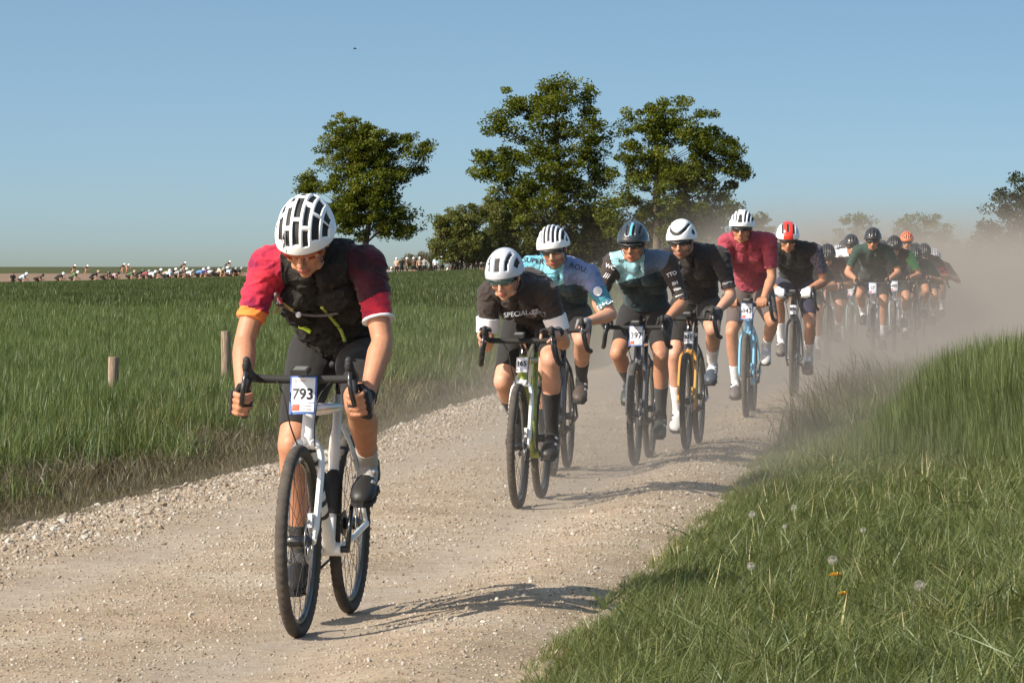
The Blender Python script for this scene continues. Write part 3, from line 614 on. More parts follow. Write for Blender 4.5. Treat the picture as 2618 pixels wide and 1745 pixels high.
def garment(info, body, name, keep, mats, off=.006, cuts=(), color=None, wr=.003, label=None, parent=None, tree=False, sag=0, labs=(TOR, UA, FA, NE), sm_=0):
    bm = bmesh.new(); bm.from_mesh(body); near = np.isin(info['lab'] % 10, list(labs)); bones = info['bones']
    bmesh.ops.delete(bm, geom=[v_ for v_, k in zip(bm.verts, near) if not k], context='VERTS')
    def labels(pts): return classify(np.array(pts, float).reshape(-1, 3), bones)
    for labset, co, no in cuts:
        bm.verts.ensure_lookup_table(); P = np.array([v_.co[:] for v_ in bm.verts]); lab, t = labels(P)
        sel = np.isin(lab, list(labset)) & (np.abs((P-np.array(co)) @ np.array(V(no).normalized())) < .03)
        if not sel.any(): continue
        fs = {f for v_, k in zip(bm.verts, sel) if k for f in v_.link_faces}
        es = {e for f in fs for e in f.edges}; vs_ = {v_ for f in fs for v_ in f.verts}
        bmesh.ops.bisect_plane(bm, geom=list(fs)+list(es)+list(vs_), dist=.0003, plane_co=V(co), plane_no=V(no))
    bm.normal_update(); bm.faces.ensure_lookup_table()
    C = np.array([f.calc_center_median()[:] for f in bm.faces]); lab, t = labels(C); K = keep(C, lab, t)
    bmesh.ops.delete(bm, geom=[f for f, k in zip(bm.faces, K) if not k], context='FACES')
    seen = set(); comps = []
    for f0 in bm.faces:
        if f0 in seen: continue
        st = [f0]; seen.add(f0); cp = []
        while st:
            f = st.pop(); cp.append(f)
            for e in f.edges:
                for f2 in e.link_faces:
                    if f2 not in seen: seen.add(f2); st.append(f2)
        comps.append(cp)
    big = max(map(len, comps)) if comps else 0; drop = {f for cp in comps if len(cp) < big*.3 for f in cp}
    if drop:
        idx = [i for i, k in enumerate(K) if k]; bm.faces.ensure_lookup_table()
        for f, i in zip(list(bm.faces), idx):
            if f in drop: K[i] = False
        bmesh.ops.delete(bm, geom=list(drop), context='FACES')
    if color is not None:
        Ck, lk, tk = C[K], lab[K], t[K]; ci = color(Ck, lk, tk)
        for f, c in zip(bm.faces, ci): f.material_index = int(c)
    for _ in range(sm_): bmesh.ops.smooth_vert(bm, verts=[v_ for v_ in bm.verts if not v_.is_boundary], factor=.5, use_axis_x=True, use_axis_y=True, use_axis_z=True)
    bm.normal_update()
    nrm = {v_: v_.normal.copy() for v_ in bm.verts}
    for v_ in bm.verts:
        c = v_.co; k = noise.noise(V((c.x*14, c.y*14, c.z*30)))
        if wr > .0035: q = noise.noise(V((c.x*16+c.z*22, c.y*10+3, c.z*26-c.x*14))); k += 1.1*(.45-min(.45, abs(q)*2.2))/.45   # folds
        v_.co += nrm[v_]*(off+wr*k)
    be = [e for e in bm.edges if len(e.link_faces) == 1]
    if be:
        r = bmesh.ops.extrude_edge_only(bm, edges=be)
        old = {tuple(round(c, 7) for c in v_.co): nrm[v_] for e in be for v_ in e.verts if v_ in nrm}
        for v_ in [x for x in r['geom'] if isinstance(x, bmesh.types.BMVert)]:
            nn = old.get(tuple(round(c, 7) for c in v_.co))
            if nn: v_.co -= nn*(off+.004)
    bmesh.ops.delete(bm, geom=[v_ for v_ in bm.verts if not v_.link_faces], context='VERTS')
    me = bpy.data.meshes.new(name); bm.to_mesh(me)
    if tree: info['trees'].append(BVHTree.FromBMesh(bm))
    bm.free(); o = link(name, me, mats, parent or info['o'])
    if label: o['label'] = label
    info[name] = o; return o

# ------------------------------------------------------------------ headgear
def helmet(info, shell, pattern, accent=None, tilt=-4, name='helmet', label=None, res=(72, 54), text=None, k=1.0, lo=None):
    H, hd = info['H'], info['hd']; a, b, c = .108*k, .140*k, .118*k
    R = Matrix.Rotation(radians(tilt), 3, 'X'); org = V((0, -.012, .030))
    W = lambda p: hd+H @ (R @ p+org)
    na, nb = res; vs_, fs, ms = [], [], []
    AL = np.linspace(-86, 86, na); BE = np.linspace(-112, 86, nb)
    def dep(al, be):
        return pattern(al, be)        # (depth 0..1, material)
    for j, be in enumerate(BE):
        for i, al in enumerate(AL):
            d, m_ = dep(al, be); A, B_ = radians(al), radians(be); k2 = 1-.09*d
            edge = .012*max(0, (be-74)/12)
            x = a*sin(A); y = b*sin(B_)*cos(A)*(1.0 if be > 0 else 1.05); z = c*cos(B_)*cos(A)
            if be < -90: z *= .9
            # drawn-out tail and straight sides
            zs = -.022*(abs(sin(A))**3); p = V((x, y, z+zs))*k2
            vs_.append(W(p)); ms.append(m_)
    for j in range(nb-1):
        for i in range(na-1): fs.append((j*na+i, j*na+i+1, (j+1)*na+i+1, (j+1)*na+i))
    bm = bmesh.new(); bv = [bm.verts.new(p) for p in vs_]
    for f in fs:
        ff = bm.faces.new([bv[i] for i in f]); mm = [ms[i] for i in f]; ff.material_index = max(set(mm), key=mm.count)
    bm.normal_update()
    c0 = W(V((0, 0, 0))); be_ = [e for e in bm.edges if len(e.link_faces) == 1]
    r_ = bmesh.ops.extrude_edge_only(bm, edges=be_)
    for v_ in [x for x in r_['geom'] if isinstance(x, bmesh.types.BMVert)]: v_.co = c0+(v_.co-c0)*.79
    bmesh.ops.recalc_face_normals(bm, faces=bm.faces)
    me = bpy.data.meshes.new(name); bm.to_mesh(me); tr = BVHTree.FromBMesh(bm); bm.free()
    o = link(name, me, [shell, RUB, accent or shell], info['o'])
    if label: o['label'] = label
    g = G(); HR = H @ R
    g.ball(W(V((0, -.006, -.002))), (a*.80, b*.82, c*.80), HR, 24, 14); g.build('inner_shell', RUB, o)
    g = G()
    for s in (-1, 1): g.tube([info['W'](s*.088, .03, -.0), info['W'](s*.07, .03, -.06), info['W'](s*.03, .045, -.118), info['W'](0, .05, -.122)], [(.007, .0015)]*4, 6, side=F_(info))
    g.build('strap', RUB, o)
    info['helmet'] = o; info['htree'] = tr; info['hW'] = W; return o
def F_(info): return info['H'].col[1]
def rect(al, be, a0, a1, b0, b1, s=2.2):
    """soft-edged opening, degrees"""
    f = lambda x, lo, hi: max(0, min(1, (x-lo)/s+.5))*max(0, min(1, (hi-x)/s+.5))
    return f(al, a0, a1)*f(be, b0, b1)
def vents(L, acc=None):
    def p(al, be):
        x = abs(al); d = 0
        for a0, a1, b0, b1 in L: d = max(d, rect(x, be, a0, a1, b0, b1))
        m = 1 if d > .2 else (2 if acc and acc(al, be) else 0)
        return d, m
    return p
V_BRICK = vents([(-6, 6, -60, -30), (-6, 6, -22, 20), (-6, 6, 28, 68), (13, 24, -50, -14), (13, 24, -4, 34), (13, 24, 42, 70), (31, 43, -40, 4), (31, 44, 12, 60), (52, 66, -30, 8), (52, 68, 16, 56)])
V_SLIM = vents([(-5, 5, -60, 62), (11, 21, -62, 66), (27, 38, -60, 62), (45, 57, -50, 50), (64, 75, -30, 40)])
def _aero(al, be):
    x = abs(al); d = max(rect(x, be, -9+0*be, 9, 22, 66), rect(x, be, 24+max(0, (40-be))*.12, 34+max(0, (40-be))*.12, -10, 62), rect(x, be, 52, 66, -20, 40))
    return d, 1 if d > .2 else 0
def _giro(al, be):
    x = abs(al); r = sqrt((x/34)**2+((be-5)/52)**2) if be > 5 else x/34; d = 0
    if 1.0 < r < 1.3 and be > -42: d = 1
    d = max(d, rect(x, be, 58, 74, -5, 42)); d = max(d, rect(x, be, 5, 14, -46, -36)); return d, 1 if d > .2 else 0
def _dark(al, be):
    x = abs(al); d = max(rect(al, be, -21, -12, 20, 62), rect(al, be, 3, 12, 20, 62), rect(x, be, 34, 42, 0, 50)); return d, 1 if d > .2 else (2 if -11 < al < 1 and 5 < be < 66 else 0)
def _mhel(al, be):
    x = abs(al); d = max(rect(x, be, 17, 27, -60, 66), rect(x, be, 34, 45, -55, 62), rect(x, be, 53, 66, -40, 45), rect(x, be, -3, 3+max(0, be-10)*.12, 30, 70), rect(x, be, -10, 10, -50, 0)); return d, 1 if d > .2 else 0
V_RED = lambda al, be: (lambda d: (d, 1 if d > .2 else (2 if abs(al) < 25 else 0)))(max(rect(abs(al), be, 26, 36, -50, 60), rect(abs(al), be, 50, 62, -30, 45), rect(abs(al), be, -4, 4, 10, 50)))
def glasses(info, lens=LENS, frame=None, h=.046, name='sunglasses'):
    W = info['W']; g = G(); n = 20; vs_ = []; fs = []
    for i in range(n+1):
        a_ = radians(-72+144*i/n); k = abs(i/n-.5)*2; hh = h*(.5-.16*k**3); nose = .012*max(0, 1-abs(a_)/.22)
        x = .079*sin(a_); y = .052+.061*cos(a_)
        for q in (-hh+nose, hh*.9): vs_.append(W(x, y-(.004 if q < 0 else 0), .006+q))
        for q in (-hh+nose, hh*.9): vs_.append(W(x*.97, y-.004, .006+q))
    for i in range(n):
        k = 4*i
        fs += [(k, k+4, k+5, k+1), (k+2, k+3, k+7, k+6), (k+1, k+5, k+7, k+3), (k, k+2, k+6, k+4)]
    g.add(vs_, fs); o = g.build(name, lens, info['o'])
    g = G()
    for s in (-1, 1): g.tube([W(s*.076, .068, .018), W(s*.083, .03, .014), W(s*.083, -.01, .008)], .0035, 6)
    if frame: g.tube([W(.079*sin(radians(a_)), .054+.062*cos(radians(a_)), .006+h*.45-.16*h*abs(a_/72)**3) for a_ in range(-72, 73, 9)], .0038, 6)
    g.build('frame', frame or RUB, o); info['glasses'] = o; return o
def shoe(info, s, m, sole=RUB, extra=None, name='shoe', dial=True):
    J = info['J']; an, toe = V(J['an'][s]), V(J['toe'][s]); f = (toe-an); ph = J['foot_pitch'][s]
    F = V((0, -cos(ph), -sin(ph))); U = V((0, -sin(ph), cos(ph))); ball = V(J['ball'][s])
    g = G(); o0 = ball
    st = [(-.190, .026, .030, .052), (-.175, .034, .045, .055), (-.13, .036, .058, .062), (-.085, .037, .056, .055), (-.035, .044, .046, .042), (.01, .049, .040, .036), (.05, .046, .032, .028), (.078, .034, .023, .022), (.092, .016, .012, .016)]
    vs_ = []; seg = 16
    for fy, hw, hh, zc in st:
        for j in range(seg):
            a_ = 2*pi*j/seg; x = cos(a_)*hw; z = sin(a_)*hh
            z = max(z, -zc+.006)
            vs_.append(o0+V((x, 0, 0))+F*fy+U*(zc+z-.004))
    fs = [(i*seg+j, i*seg+(j+1) % seg, (i+1)*seg+(j+1) % seg, (i+1)*seg+j) for i in range(len(st)-1) for j in range(seg)]
    fs += [tuple(range(seg))[::-1], tuple((len(st)-1)*seg+j for j in range(seg))]
    g.add(vs_, fs); g.tube([an-U*.055+F*.0, an-U*.01, an+U*.018-F*.003], [(.040, .052), (.041, .046), (.040, .042)], 16, side=(1, 0, 0), cap=False)
    o = g.build(name, m, info['o']); sharp(o.data, 50)
    g = G(); pts = [(-.185, .024), (-.15, .033), (-.09, .032), (-.03, .043), (.02, .047), (.06, .042), (.085, .028), (.095, .012)]
    top = [o0+V((hw*sx, 0, 0))+F*fy for sx in (-1, 1) for fy, hw in (pts if sx < 0 else pts[::-1])]; k = len(top)
    g.add([p+U*.004 for p in top]+[p-U*.010 for p in top], [tuple(range(k)), tuple(range(2*k-1, k-1, -1))]+[(i, i+k, (i+1) % k+k, (i+1) % k) for i in range(k)])
    for fy in (-.16, -.12, .0, .05):
        for sx in (-1, 1): g.box(o0+V((sx*.022, 0, 0))+F*fy-U*.014, (.018, .02, .010), basis(x=(1, 0, 0), y=F))
    g.build('sole', sole, o, smooth=False)
    if dial:
        sd_ = 1 if s else -1
        for x_, y_, z_, r_ in ((.030, -.06, .085, .011), (.034, 0, .060, .010)):
            g = G(); g.tube([o0+V((sd_*x_, 0, 0))+F*y_+U*z_, o0+V((sd_*(x_+.006), 0, 0))+F*y_+U*(z_+.007)], r_, 12); g.build('dial', MET if extra is None else extra, o, smooth=False)
    return o
# standard garments -------------------------------------------------------
def onbone(info_J, key_a, key_b, s, t): a, b = V(info_J[key_a][s]), V(info_J[key_b][s]); return a+(b-a)*t, (b-a)
def g_jersey(J, mats, color=None, cuff=.72, fore=False, name='jersey', off=.009, waist=.22, label=None, wr=.006, extra_cuts=(), hem=None):
    cuts = []
    for s in (0, 1):
        a, b = ('el', 'wr') if fore else ('sh', 'el'); co, no = onbone(J, a, b, s, cuff); cuts.append(({(FA if fore else UA)+10*s}, co, no))
    sh, pel = V(J['shm']), V(J['pelvis']); wco = pel+(sh-pel)*waist; cuts.append(({TOR}, wco, sh-pel)); cuts += list(extra_cuts)
    d = np.array(sh-pel); w0 = np.array(wco)
    C0 = [(np.array(c[1]), np.array(c[2])) for c in cuts[:2]]
    def keep(C, lab, t):
        k = (lab == TOR) & ((C-w0) @ d > 0)
        for s in (0, 1):
            c_, n_ = C0[s]; side = (C-c_) @ n_ < 0
            k |= ((lab == UA+10*s) & (side | fore)) | ((lab == FA+10*s) & side & fore)
        k |= (lab == NE) & (t < .25)
        return k
    return dict(name=name, keep=keep, mats=mats, off=off, cuts=cuts, color=color, wr=wr, label=label, tree=True, sm_=18)
def g_shorts(J, mats=(BLK,), leg=.72, name='bib_shorts', off=.005, waist=.45, color=None, label=None):
    cuts = []; sh, pel = V(J['shm']), V(J['pelvis']); wco = pel+(sh-pel)*waist; d = np.array(sh-pel); w0 = np.array(wco); C0 = []
    for s in (0, 1): co, no = onbone(J, 'hip', 'kn', s, leg); cuts.append(({TH+10*s}, co, no)); C0.append((np.array(co), np.array(no)))
    def keep(C, lab, t):
        k = (lab == TOR) & ((C-w0) @ d < 0)
        for s in (0, 1): k |= (lab == TH+10*s) & ((C-C0[s][0]) @ C0[s][1] < 0)
        return k
    return dict(name=name, keep=keep, mats=list(mats), off=off, cuts=cuts, wr=.002, color=color, label=label, tree=True, labs=(TOR, TH, SH))
def g_band(J, a, b, lab, t0, t1, m, name, sides=(0, 1), off=.004, both_lab=None, label=None, wr=.0015):
    cuts = []; R_ = []
    for s in sides:
        c0, no = onbone(J, a, b, s, t0); c1, _ = onbone(J, a, b, s, t1); ls = {l+10*s for l in (both_lab or (lab,))}
        cuts += [(ls, c0, no), (ls, c1, no)]; R_.append((s, ls, np.array(c0), np.array(c1), np.array(no)))
    def keep(C, lb, t):
        k = np.zeros(len(C), bool)
        for s, ls, c0, c1, no in R_: k |= np.isin(lb, list(ls)) & ((C-c0) @ no > 0) & ((C-c1) @ no < 0)
        return k
    return dict(name=name, keep=keep, mats=[m], off=off, cuts=cuts, label=label, wr=wr, labs=(lab,)+tuple(both_lab or ()) if a != 'sh' else (UA, FA, TOR))
def g_socks(J, m, top=.62, name='sock', sides=(0, 1), label=None):
    out = []
    for s in sides: out.append(g_band(J, 'kn', 'an', SH, top, 1.25, m, name, (s,), .0035, (SH, FO), label=label))
    return out
def g_glove(J, m, full=True, name='glove', cuff=.93):
    out = []
    for s in (0, 1):
        co, no = onbone(J, 'el', 'wr', s, cuff); c_, n_ = np.array(co), np.array(no)
        def keep(C, lb, t, s=s, c_=c_, n_=n_):
            return ((lb == FA+10*s) & ((C-c_) @ n_ > 0)) | (lb == HA+10*s) | ((lb == FI+10*s) & full)
        out.append(dict(name=name, keep=keep, mats=[m], off=.0025, cuts=[({FA+10*s}, co, no)], wr=.001, labs=(FA, HA, FI)))
    return out
# ------------------------------------------------------------------ bicycles (own space: origin = front tyre's contact, -y forward)
WR = .345; REAR = 1.025; BBP = V((0, .605, .275)); HT = V((0, .222, .838)); HB = V((0, .172, .700)); STT = V((0, .775, .80)); BARC = V((0, .125, .922)); CR = .1725
_C = {}
def cached(key, fn):
    if key not in _C: _C[key] = fn()
    return _C[key]
def tyre_mesh(hi):
    def f():
        seg, sr = (264, 22) if hi else (72, 12); r = .0215; R = WR-r; v_, q = [], []
        for i in range(seg):
            a_ = 2*pi*i/seg
            for j in range(sr):
                b_ = 2*pi*j/sr; out = cos(b_); rr = r
                if hi and out > -.1:
                    col = int((b_ if b_ < pi else 2*pi-b_)/(2*pi/sr)); blk = ((i//2)+(col//2)) % 2 if col > 2 else (i//2) % 2
                    rr += .0022*blk
                v_.append((rr*sin(b_), (R+rr*out)*cos(a_), (R+rr*out)*sin(a_)))
        for i in range(seg):
            for j in range(sr): q.append((i*sr+j, ((i+1) % seg)*sr+j, ((i+1) % seg)*sr+(j+1) % sr, i*sr+(j+1) % sr))
        me = np_mesh('tyre', v_, q); me.materials.append(TYRE); return me
    return cached(('tyre', hi), f)
def rim_mesh(m):
    def f():
        g = G(); g.ring((0, 0, 0), (1, 0, 0), WR-.052, (.0105, .013), 72, 8); g.tube([(-.05, 0, 0), (-.03, 0, 0), (.03, 0, 0), (.05, 0, 0)], [.012, .024, .024, .012], 14)
        me = g.mesh('wheel'); me.materials.append(m); me.shade_smooth(); sharp(me); return me
    return cached(('rim', m.name), f)
def spoke_mesh():
    def f():
        g = G()
        for k in range(28):
            a_ = 2*pi*k/28; sd_ = 1 if k % 2 else -1; b_ = a_+(.55 if (k//2) % 2 else -.55)
            g.tube([(sd_*.027, .022*cos(b_), .022*sin(b_)), (0, (WR-.056)*cos(a_), (WR-.056)*sin(a_))], .0011, 4, cap=False)
        me = g.mesh('spokes'); me.materials.append(DMET); return me
    return cached('spokes', f)
def disc_mesh():
    def f():
        g = G(); g.ring((-.036, 0, 0), (1, 0, 0), .072, (.0012, .009), 48, 6)
        for k in range(6): a_ = k*pi/3; g.tube([(-.036, .02*cos(a_), .02*sin(a_)), (-.036, .066*cos(a_+.4), .066*sin(a_+.4))], .0028, 5)
        me = g.mesh('brake_disc'); me.materials.append(MET); return me
    return cached('disc', f)
def drop_side(s, flare=.02):         # one half of the handlebar
    return [(0, .125, .922), (s*.05, .125, .922), (s*.16, .125, .924), (s*.195, .122, .926), (s*.208, .098, .930), (s*.212, .06, .930), (s*.217, .026, .912), (s*.224, .016, .875), (s*(.228+flare*.2), .035, .832), (s*(.232+flare*.5), .080, .803), (s*(.235+flare), .150, .792)]
BX = .90
bxs = lambda P: [(p[0]*BX, p[1], p[2]) for p in P]
def hood_pts(s): return [(s*.211, .095, .932), (s*.211, .06, .941), (s*.210, .022, .950), (s*.208, -.008, .970), (s*.207, -.018, .992)]
def bicycle(loc, yaw, fm, forkm, label, num, crank, group='bicycles in the race', rimm=CARB, stripes=None, bottle=None, hi=False, plate='full', downm=None, computer=True, steer=0):
    o = bpy.data.objects.new('bicycle', None); COL.objects.link(o); o.location = loc; o.rotation_euler = (0, 0, yaw); tag(o, label, 'bicycle', group)
    # frame
    g = G(); g.tube([HT, HB], [.0225, .027], 16); dt = crom([HB+V((0, .018, .035)), (0, .36, .50), BBP+V((0, -.01, .01))], 4)
    if not downm: g.tube(dt, [(.028, .030)]*len(dt), 14, side=(1, 0, 0))
    else: g.tube(dt, [(.022, .024)]*len(dt), 8, side=(1, 0, 0)); G().tube(dt, [(.028, .030)]*len(dt), 14, side=(1, 0, 0)).build('down_tube', downm, o)
    g.tube([HT+V((0, .0, -.03)), STT+V((0, .018, 0))], [(.02, .024), (.016, .019)], 12, side=(1, 0, 0)); g.tube([BBP, STT+V((0, .012, .045))], [.019, .017], 12); g.tube([BBP-V((.043, 0, 0)), BBP+V((.043, 0, 0))], .026, 14)
    for s in (-1, 1):
        g.tube(crom([BBP+V((s*.03, .02, 0)), (s*.045, .72, .29), (s*.062, .88, .325), (s*.066, REAR, WR)], 3), (.010, .013), 8, side=(1, 0, 0)); g.tube(crom([STT+V((s*.012, .01, -.07)), (s*.045, .86, .62), (s*.064, REAR-.01, WR+.01)], 3), .0085, 8)
    g.build('frame', fm, o, auto=45)
    if stripes:
        g = G()
        for k in range(6):
            t_ = .16+.10*k; p = dt[0]*(1-t_)+dt[-1]*t_; i_ = int(t_*(len(dt)-1)); p = dt[i_]*(1-(t_*(len(dt)-1)-i_))+dt[i_+1]*(t_*(len(dt)-1)-i_); d_ = (dt[-1]-dt[0]).normalized()
            g.tube([p-d_*.013, p+d_*.013], [(.0288, .0308)]*2, 14, side=(1, 0, 0), cap=False)
        g.build('frame_stripes', stripes, o)
    # fork
    g = G(); ax = (HB-HT).normalized(); cr = HB+ax*.012
    g.tube([HB, HB+ax*.02], [.027, .024], 14)
    for s in (-1, 1):
        g.tube(crom([cr+V((s*.004, 0, 0)), (s*.040, cr.y-.006, cr.z-.012), (s*.055, cr.y-.018, cr.z-.065), (s*.058, .085, .50), (s*.056, .02, WR+.02), (s*.055, 0, WR)], 4), [(.020, .022)]*4+[(.013, .020)]*12+[(.009, .014)]*5, 10, side=(1, 0, 0))
    g.box((.040, .02, WR+.075), (.016, .035, .05)); g.build('fork', forkm, o, auto=45)
    # wheels
    for c in ((0, 0, WR), (0, REAR, WR)):
        wl = link('wheel', rim_mesh(rimm), [], o); wl.location = c
        link('tyre', tyre_mesh(hi), [], wl); link('spokes', spoke_mesh(), [], wl)['kind'] = 'stuff'; link('brake_disc', disc_mesh(), [], wl).scale = (-1, 1, 1)
        if c[1]:
            g = G()
            for k in range(7): g.tube([(-.020-.0045*k, 0, 0), (-.0215-.0045*k, 0, 0)], .052-.005*k, 24)
            g.build('cassette', DMET, wl, smooth=False)
    # stem, bar, hoods, levers
    g = G(); g.tube([HT, HT+V((0, .013, .04))], [.024, .02], 14); g.tube([HT+V((0, .012, .045)), BARC+V((0, -.004, .002))], [.017, .018], 12); g.build('stem', CARB, o, auto=45)
    bar = bpy.data.objects.new('handlebar', None)
    g = G()
    L_pts = crom(bxs(drop_side(-1)), 4); R_pts = crom(bxs(drop_side(1)), 4)
    g.tube(L_pts[::-1]+R_pts[1:], [.0155 if abs(p[0]) > .06 else .0155 for p in L_pts[::-1]+R_pts[1:]], 12); bar = g.build('handlebar', TAPE, o)
    for s in (-1, 1):
        g = G(); g.tube(crom(bxs(hood_pts(s)), 3), [(.016, .021)]*4+[(.017, .020)]*4+[(.017, .019)]*3+[(.014, .015)]*2, 12, side=(1, 0, 0)); g.ball((s*.207*BX, -.019, .993), (.014, .013, .016)); h_ = g.build('brake_hood', RUB, bar)
        g = G(); g.tube(crom(bxs([(s*.209, -.006, .965), (s*.213, -.030, .925), (s*.220, -.030, .875), (s*.230, -.012, .832)]), 4), [(.009, .005)]*13, 8, side=(1, 0, 0)); g.build('brake_lever', CARB, bar)
    g = G()
    for s in (-1, 1): g.tube(crom([(s*.10, .105, .915), (s*.064, .055, .86), (s*.045, .07, .76), (s*.028, .17, .66)], 5), .0028, 6)
    g.build('cable', RUB, o)
    if computer:
        g = G(); g.box((-.005, .065, .955), (.062, .085, .018), basis(x=(1, 0, 0), y=(0, 1, .18))); g.tube([(0, .12, .925), (0, .085, .945)], .008, 8); c_ = g.build('bike_computer', RUB, o, smooth=False)
        g = G(); g.box((-.005, .066, .965), (.046, .06, .002), basis(x=(1, 0, 0), y=(0, 1, .18))); g.build('screen', mat('lcd_screen', (.20, .20, .18), .3), c_, smooth=False)
    # number plate
    if num:
        Bp = Matrix.Rotation(radians(-8), 3, 'X'); pc = V((.0, .075, .868)) if plate == 'full' else V((0, .140, .790))
        w_, h_ = (.098, .140) if plate == 'full' else (.062, .085)
        def bend(x, y, zo): yy = .012*(abs(x)/(w_/2))**2+.008*sin(y*30); return pc+Bp @ V((x, yy-zo, y))
        def sheet(x0, x1, y0, y1, zo, n_=6):
            vs_, fs = [], []
            for j in range(n_+1):
                for i in range(n_+1): vs_.append(bend(x0+(x1-x0)*i/n_, y0+(y1-y0)*j/n_, zo))
            for j in range(n_):
                for i in range(n_): a_ = j*(n_+1)+i; fs.append((a_, a_+1, a_+n_+2, a_+n_+1))
            return vs_, fs
        g = G(); g.add(*sheet(-w_/2, w_/2, -h_/2, h_/2, 0)); g.add(*sheet(-w_/2, w_/2, -h_/2, h_/2, -.0015)); pl = g.build('number_plate', BLUEP if plate == 'full' else PAPER, o)
        def pr(nm_, rects, m_, zo):
            g = G()
            for r_ in rects: g.add(*sheet(*r_, zo))
            q_ = g.build(nm_, m_, pl)
            if nm_ in ('small_print', 'print_field'): q_['kind'] = 'stuff'
        if plate == 'full':
            pr('print_field', [(-w_*.42, w_*.44, -h_*.19, h_*.46), (-w_*.42, w_*.44, -h_*.44, -h_*.21)], PAPER, .0012); pr('red_square', [(-w_*.37, -w_*.09, -h_*.41, -h_*.24)], REDP, .0022)
            pr('small_print', [(w_*.0, w_*.34, -h_*.29, -h_*.275), (w_*.02, w_*.33, -h_*.385, -h_*.365), (-w_*.33, -w_*.25, h_*.30, h_*.42), (-w_*.2, w_*.1, h_*.36, h_*.385)], GRYP, .0022); sz, ty = .056, .004
        else: sz, ty = .040, .008; pr('small_print', [(-w_*.3, w_*.3, -h_*.3, -h_*.27), (-w_*.3, w_*.2, -h_*.38, -h_*.35)], GRYP, .0015)
        vv, ff = text_geo(num, sz, bold=.0012); g = G(); g.add([bend(x*.93, y+ty-.002, .003) for x, y in vv], ff); g.build('number', INK, pl, smooth=False)
    # saddle and post
    g = G(); g.tube([STT+V((0, .01, .04)), (0, .822, .955)], .0136, 12); g.build('seat_post', CARB, o)
    g = G(); pts = [(0, .665, .962), (0, .70, .968), (0, .76, .972), (0, .82, .974), (0, .88, .980), (0, .925, .985)]; g.tube(crom(pts, 3), [(.014+.052*sm(0, 1, (i-4)/11), .014+.006*sm(0, 1, i/15)) for i in range(16)], 14, side=(1, 0, 0)); g.build('saddle', RUB, o)
    # drivetrain
    cg = G(); cx = -.048
    cg.tube([(cx-.002, BBP.y, BBP.z), (cx+.002, BBP.y, BBP.z)], .083, 40); cg.tube([(-.075, BBP.y, BBP.z), (.075, BBP.y, BBP.z)], .013, 12); ck = cg.build('crankset', DMET, o, smooth=False)
    for s, a_ in ((-1, crank), (1, crank+pi)):
        p = BBP+V((0, -cos(a_)*CR, sin(a_)*CR)); g = G(); g.tube([BBP+V((s*.068, 0, 0)), p+V((s*.075, 0, 0))], [(.010, .016), (.008, .012)], 10); g.build('crank_arm', CARB, ck)
        g = G(); g.tube([p+V((s*.075, 0, 0)), p+V((s*.155, 0, 0))], .006, 8); g.box(p+V((s*.122, 0, 0)), (.052, .062, .020)); g.build('pedal', DMET, ck, smooth=False)
    g = G()
    for dz in (.083, -.083): g.tube([(cx, BBP.y, BBP.z+dz), (cx, REAR-.01 if dz > 0 else REAR+.02, WR+(.042 if dz > 0 else -.11))], (.004, .006), 6, side=(1, 0, 0))
    g.build('chain', DMET, o); g = G(); g.tube([(-.055, REAR, WR-.03), (-.052, REAR+.02, WR-.12)], [.014, .012], 8); g.tube([(-.056, REAR+.02, WR-.12), (-.050, REAR+.02, WR-.12)], .03, 16); g.tube([(-.056, REAR-.005, WR-.05), (-.050, REAR-.005, WR-.05)], .024, 16); g.build('rear_derailleur', DMET, o, auto=40)
    if bottle:
        for p0, d_ in ((V((0, .425, .50)), (V(dt[0])-V(dt[-1])).normalized()), (V((0, .665, .47)), V((0, .27, .96)).normalized())):
            g = G(); g.tube([p0-d_*.07, p0-d_*.065, p0+d_*.05, p0+d_*.065, p0+d_*.08, p0+d_*.10], [.034, .036, .036, .030, .033, .016], 16); g.build('water_bottle', bottle, o)
    return o
def grip_of(mode, s):
    sg = 1 if s else -1
    if mode == 'drops':
        c = V((sg*.229, .026, .842)); a = V((-sg*.12, -.32, .95)).normalized(); n = V((sg*.92, .12, .1)); t = V((sg*.15, -1, -.3)); w = c+V((sg*.022, .088, .018))
    elif mode == 'hoods':
        c = V((sg*.211, .048, .942)); a = V((-sg*.05, -.96, .22)).normalized(); n = V((sg*.25, .2, 1)); t = V((sg*1, -.1, -.3)); w = c+V((sg*.012, .088, .036))
    elif mode == 'aero':
        c = V((sg*.196, .045, .945)); a = V((-sg*.45, -.88, .10)).normalized(); n = V((sg*.1, .15, 1)); t = V((sg*.8, -.6, -.1)); w = c+V((sg*.03, .088, .030))
    else:
        c = V((sg*.135, .125, .924)); a = V((-sg*1, 0, 0)); n = V((0, .35, 1)); t = V((0, -1, .35)); w = c+V((sg*.01, .075, .045))
    dx = c.x*(1-BX); c.x -= dx; w.x -= dx
    n = (n-a*n.dot(a)).normalized(); t = (t-a*t.dot(a)-n*t.dot(n)).normalized()
    return dict(c=c, a=a, n=n, t=t, w=w, R=.019 if mode in ('hoods', 'aero') else .0165, p0={'drops': 25}.get(mode, 15))
